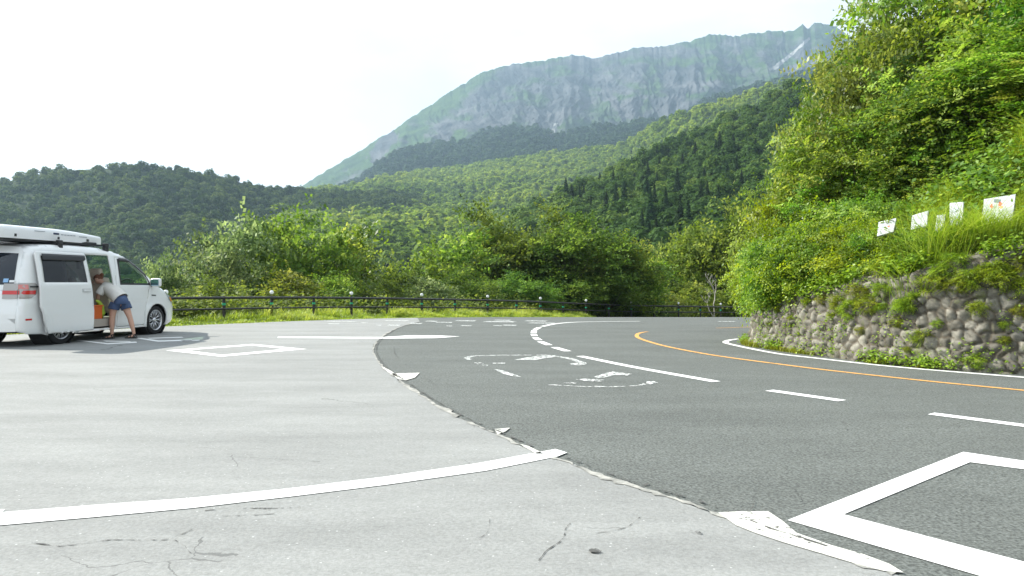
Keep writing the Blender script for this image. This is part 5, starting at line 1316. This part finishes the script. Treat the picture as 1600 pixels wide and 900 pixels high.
for k in range(5): side_mark(.22+k*.085, .28+k*.085, .165, .18, gm)
for k in range(5): side_mark(.74+k*.05, .775+k*.05, .155, .17, gm)
side_mark(-.45, -.20, .20, .21, gm)
for u in (-.9, .15, 1.0):
    MB().box((.395 if u < .9 else .365, u, .10), (.02, .05, .05)).build('latch', m_blk, bx)
def vanpt(v, u, z): return Matrix.Translation((VX, VY, 0)) @ Matrix.Rotation(-VTH, 4, 'Z') @ Vector((v*VS, u*VS, z*VS))

# things on the van floor
crt = MB(); bw, bd_, bh = .34, .42, .30
crt.box((0, 0, .015), (bw, bd_, .03))
for sx in (-1, 1): crt.box((sx*bw/2, 0, bh/2), (.014, bd_, bh))
for sy in (-1, 1): crt.box((0, sy*bd_/2, bh/2), (bw+.014, .014, bh))
crt.box((0, -bd_/2-.012, bh-.015), (bw+.05, .024, .03)); crt.box((0, bd_/2+.012, bh-.015), (bw+.05, .024, .03)); crt.box((bw/2+.012, 0, bh-.015), (.024, bd_, .03)); crt.box((-bw/2-.012, 0, bh-.015), (.024, bd_, .03))
c_ = crt.build('storage_tub', simple('orange_plastic', (.62, .12, .015), .45)); bevel(c_, .008)
c_.location = vanpt(.62, 2.03, .442); c_.rotation_euler.z = -VTH
tag(c_, 'orange plastic tub on the van floor inside the open sliding door', 'tub')
gb = MB().tube([(0, -.05, 0), (0, .02, .12), (0, .0, .26), (0, -.07, .36), (0, -.15, .40)], [.075, .085, .07, .045, .02], 12).build('folded_bag', simple('lime_green_cloth', (.38, .55, .05), .7), None, True)
gb.location = vanpt(.68, 2.33, .442); gb.rotation_euler.z = -VTH; tag(gb, 'lime green cloth bag propped beside the orange tub in the van', 'bag')

# ------------------------------------------------------------------ the person leaning into the van
def skin_mesh(name, joints, edges, mat, parent, root=0, sub=2):
    me = bpy.data.meshes.new(name); me.from_pydata([j[0] for j in joints], edges, []); me.update()
    o = bpy.data.objects.new(name, me); COL.objects.link(o)
    m1 = o.modifiers.new('skin', 'SKIN'); m1.use_smooth_shade = True
    for i, j in enumerate(joints):
        r_ = j[1]; me.skin_vertices[0].data[i].radius = r_ if hasattr(r_, '__len__') else (r_, r_)
        me.skin_vertices[0].data[i].use_root = (i == root)
    m2 = o.modifiers.new('sub', 'SUBSURF'); m2.levels = sub; m2.render_levels = sub
    bpy.context.view_layer.update()
    dg = bpy.context.evaluated_depsgraph_get(); nm = bpy.data.meshes.new_from_object(o.evaluated_get(dg))
    nm.materials.clear(); nm.materials.append(mat); nm.polygons.foreach_set('use_smooth', [True]*len(nm.polygons))
    bpy.data.objects.remove(o); bpy.data.meshes.remove(me); nm.name = name
    return link(bpy.data.objects.new(name, nm), parent)
m_skin = simple('skin', (.56, .33, .24), .55); m_shirt = simple('white_shirt_cloth', (.66, .65, .61), .85, noise=.08); m_jean = simple('blue_denim', (.055, .09, .18), .9, noise=.25)
m_hair = simple('brown_hair', (.16, .06, .03), .6, noise=.3); m_shoe = simple('black_sandal', (.02, .018, .016), .6); m_eye = simple('eye', (.03, .02, .02), .3); m_lip = simple('lip', (.45, .16, .14), .5)
# local frame: +x to the photo's right, +y away from the camera, z up; she faces left (-x) and into the van (+y)
wom = link(bpy.data.objects.new('person', None)); tag(wom, 'person in white shirt and denim shorts bending into the open van door', 'person')
J = [((.0, .0, .86), (.135, .12)),            # 0 pelvis
     ((-.09, .02, .96), (.12, .11)),          # 1 waist
     ((-.21, .05, 1.06), (.12, .115)),        # 2 ribs
     ((-.33, .08, 1.13), (.115, .10)),        # 3 chest
     ((-.40, .10, 1.19), (.052, .052)),       # 4 neck base
     ((-.45, .11, 1.24), (.048, .048)),       # 5 neck
     ((-.36, -.06, 1.12), (.058, .058)), ((-.44, -.09, .98), (.042, .042)), ((-.48, -.04, .86), (.038, .038)), ((-.54, .06, .69), (.030, .028)), ((-.555, .08, .65), (.026, .020)),   # 6-10 near arm
     ((-.34, .24, 1.12), (.055, .055)), ((-.42, .30, .98), (.042, .042)), ((-.46, .32, .87), (.038, .036)), ((-.54, .33, .70), (.030, .028)), ((-.57, .335, .66), (.026, .020)),   # 11-15 far arm
     ((-.08, -.06, .78), (.100, .100)), ((-.115, -.08, .64), (.084, .087)), ((-.14, -.08, .46), (.060, .062)), ((-.145, -.08, .33), (.060, .062)), ((-.15, -.07, .12), (.036, .038)), ((-.15, -.07, .055), (.036, .036)),   # 16-21 near leg
     ((.07, .05, .78), (.100, .100)), ((.12, .05, .64), (.082, .085)), ((.19, .05, .46), (.058, .060)), ((.225, .05, .33), (.057, .060)), ((.275, .05, .13), (.036, .038)), ((.285, .05, .065), (.036, .036)),   # 22-27 far leg
     ((-.215, -.085, .035), (.036, .024)), ((-.285, -.095, .024), (.030, .016)), ((.225, .035, .035), (.036, .024)), ((.16, .02, .024), (.030, .016)),   # 28-31 feet
     ((-.50, .12, 1.285), (.085, .085)), ((-.555, .128, 1.31), (.118, .118)), ((-.61, .128, 1.27), (.085, .085))]   # 32-34 head
ED = [(0, 1), (1, 2), (2, 3), (3, 4), (4, 5), (3, 6), (6, 7), (7, 8), (8, 9), (9, 10), (3, 11), (11, 12), (12, 13), (13, 14), (14, 15), (0, 16), (16, 17), (17, 18), (18, 19), (19, 20), (20, 21), (21, 28), (28, 29),
      (0, 22), (22, 23), (23, 24), (24, 25), (25, 26), (26, 27), (27, 30), (30, 31), (5, 32), (32, 33), (33, 34)]
# fingers
def fingers(base_i, dirv, side):
    b = Vector(J[base_i][0]); d = Vector(dirv).normalized(); s_ = Vector(side).normalized()
    for k, L in enumerate((.060, .068, .064, .050)):
        p0 = b+s_*(-.024+.016*k)+d*.02; i = len(J)
        J.append((tuple(p0+d*.018), (.0085, .0085))); J.append((tuple(p0+d*(.018+L*.55)), (.008, .008))); J.append((tuple(p0+d*(.018+L*.9)+Vector((.012, .006, -.012))), (.0065, .0065)))
        ED.extend([(base_i, i), (i, i+1), (i+1, i+2)])
    i = len(J); J.append((tuple(b-s_*.034+d*.008), (.010, .010))); J.append((tuple(b-s_*.048+d*.040), (.008, .008))); ED.extend([(base_i, i), (i, i+1)])
fingers(10, (-.25, .1, -.95), (.2, .95, 0)); fingers(15, (-.3, .0, -.95), (.2, .95, 0))
body = skin_mesh('body', J, ED, m_skin, wom)
# face looking down and left
MB().tube([(-.655, .118, 1.265), (-.688, .112, 1.225)], [.016, .011], 8).build('nose', m_skin, wom, True)
for dy in (-.035, .03):
    MB().lathe([(0, -.008), (.011, 0), (0, .008)], (-.668, .125+dy, 1.285), 'X', 10).build('eye', m_eye, wom)
MB().box((-.645, .115, 1.205), (.014, .04, .010)).build('mouth', m_lip, wom)
MB().lathe([(0, -.012), (.026, -.006), (.022, .008), (0, .01)], (-.535, .03, 1.285), 'Y', 12).build('ear', m_skin, wom, True)
# hair tied back in a bun
def shell(name, c, rad, keep, mat, n=26):
    """part of an ellipsoid where keep(direction) holds"""
    vs = []; fs = []
    for i in range(n+1):
        for j in range(2*n):
            th = math.pi*i/n; ph = math.pi*j/n; d = Vector((math.sin(th)*math.cos(ph), math.sin(th)*math.sin(ph), math.cos(th)))
            k = 1+.03*math.sin(9*ph+3*th)
            vs.append((c[0]+d.x*rad[0]*k, c[1]+d.y*rad[1]*k, c[2]+d.z*rad[2]*k))
    for i in range(n):
        for j in range(2*n):
            th = math.pi*(i+.5)/n; ph = math.pi*(j+.5)/n; d = Vector((math.sin(th)*math.cos(ph), math.sin(th)*math.sin(ph), math.cos(th)))
            if keep(d): fs.append((i*2*n+j, (i+1)*2*n+j, (i+1)*2*n+(j+1) % (2*n), i*2*n+(j+1) % (2*n)))
    return mesh_obj(name, vs, fs, mat, wom, True)
hc_ = (-.552, .128, 1.325)
shell('hair', hc_, (.108, .088, .108), lambda d: d.dot(Vector((-.80, -.02, -.60))) < .60, m_hair)
shell('hair_bun', (-.475, .125, 1.415), (.045, .045, .042), lambda d: True, m_hair, 12)
# shirt: loose over the back, hem hanging, short sleeves
def torso(name, rings, mat, n=22):
    """cloth shell through rings (centre, axis direction, half width across, half depth)"""
    rows = []
    for c, ax, ra, rb in rings:
        ax = Vector(ax).normalized(); s1 = Vector((0, 1, 0)); s1 = (s1-ax*s1.dot(ax)).normalized(); s2 = ax.cross(s1)
        rows.append([Vector(c)+s1*ra*math.cos(t)*(1+.05*math.sin(5*t+c[0]*40))+s2*rb*math.sin(t) for t in np.linspace(0, 2*math.pi, n)])
    o = link(bpy.data.objects.new(name, grid_mesh(name, np.array([[tuple(p) for p in r_] for r_ in rows]), mat)), wom)
    sm = o.modifiers.new('cloth', 'SOLIDIFY'); sm.thickness = .006; sm2 = o.modifiers.new('sub', 'SUBSURF'); sm2.levels = 1; sm2.render_levels = 1
    return o
torso('shirt', [((.015, .0, .86), (-.75, .1, .6), .205, .165), ((-.04, .01, .92), (-.75, .1, .6), .195, .160), ((-.12, .03, 1.0), (-.8, .15, .65), .185, .155), ((-.21, .05, 1.065), (-.8, .15, .6), .185, .150), ((-.30, .075, 1.12), (-.8, .15, .5), .190, .140),
                ((-.355, .09, 1.15), (-.8, .15, .5), .165, .115), ((-.395, .10, 1.185), (-.75, .15, .6), .105, .080), ((-.415, .105, 1.205), (-.75, .15, .6), .075, .070)], m_shirt)
torso('sleeve', [((-.345, -.02, 1.13), (-.3, -.5, -.5), .085, .085), ((-.385, -.075, 1.06), (-.45, -.2, -.8), .078, .082), ((-.425, -.09, .985), (-.45, -.1, -.8), .078, .080)], m_shirt)
torso('sleeve', [((-.33, .20, 1.13), (-.3, .5, -.5), .080, .080), ((-.375, .27, 1.06), (-.45, .2, -.8), .072, .076), ((-.41, .295, .985), (-.45, .1, -.8), .072, .074)], m_shirt)
torso('shorts', [((-.045, .01, .925), (-.3, 0, 1), .165, .145), ((.0, .0, .87), (-.2, 0, 1), .178, .155), ((.01, .0, .81), (-.05, 0, 1), .185, .165), ((.0, .0, .755), (0, 0, 1), .175, .175)], m_jean)
torso('shorts_leg', [((-.06, -.05, .80), (.25, .1, 1), .118, .125), ((-.09, -.065, .72), (.25, .1, 1), .116, .122), ((-.115, -.08, .645), (.2, .1, 1), .118, .120)], m_jean)
torso('shorts_leg', [((.06, .04, .80), (-.3, 0, 1), .118, .125), ((.095, .048, .72), (-.3, 0, 1), .116, .120), ((.125, .05, .645), (-.35, 0, 1), .116, .118)], m_jean)
for (x, y) in ((-.215, -.083), (.225, .035)):
    s_ = MB().box((x+.0, y, .012), (.25, .085, .024), rz=.12).build('sandal', m_shoe, wom); bevel(s_, .01)
    for k in (-.07, .0): 
        MB().tube([(x+k, y-.043, .02), (x+k, y-.03, .062 if k else .075), (x+k, y+.03, .062 if k else .075), (x+k, y+.043, .02)], .013, 6).build('sandal_strap', m_shoe, wom)
    MB().tube([(x+.10, y-.04, .02), (x+.075, y-.04, .075), (x+.10, y, .09), (x+.075, y+.04, .075), (x+.10, y+.04, .02)], .011, 6).build('sandal_strap', m_shoe, wom)
wx0, wy0 = U(188, 529.5)
wom.location = (wx0, wy0, .014)

# ------------------------------------------------------------------ air
hz = MB().box((400, 1700, 545), (5000, 5600, 1300)).build('haze', None)
hz['kind'] = 'stuff'
mh = bpy.data.materials.new('haze_air'); mh.use_nodes = True; nt = mh.node_tree; nt.nodes.clear()
ou = nt.nodes.new('ShaderNodeOutputMaterial'); pv = nt.nodes.new('ShaderNodeVolumePrincipled'); pv.inputs['Density'].default_value = .00016; pv.inputs['Color'].default_value = (.55, .78, 1.0, 1); pv.inputs['Anisotropy'].default_value = .45
nt.links.new(pv.outputs[0], ou.inputs['Volume']); hz.data.materials.append(mh)
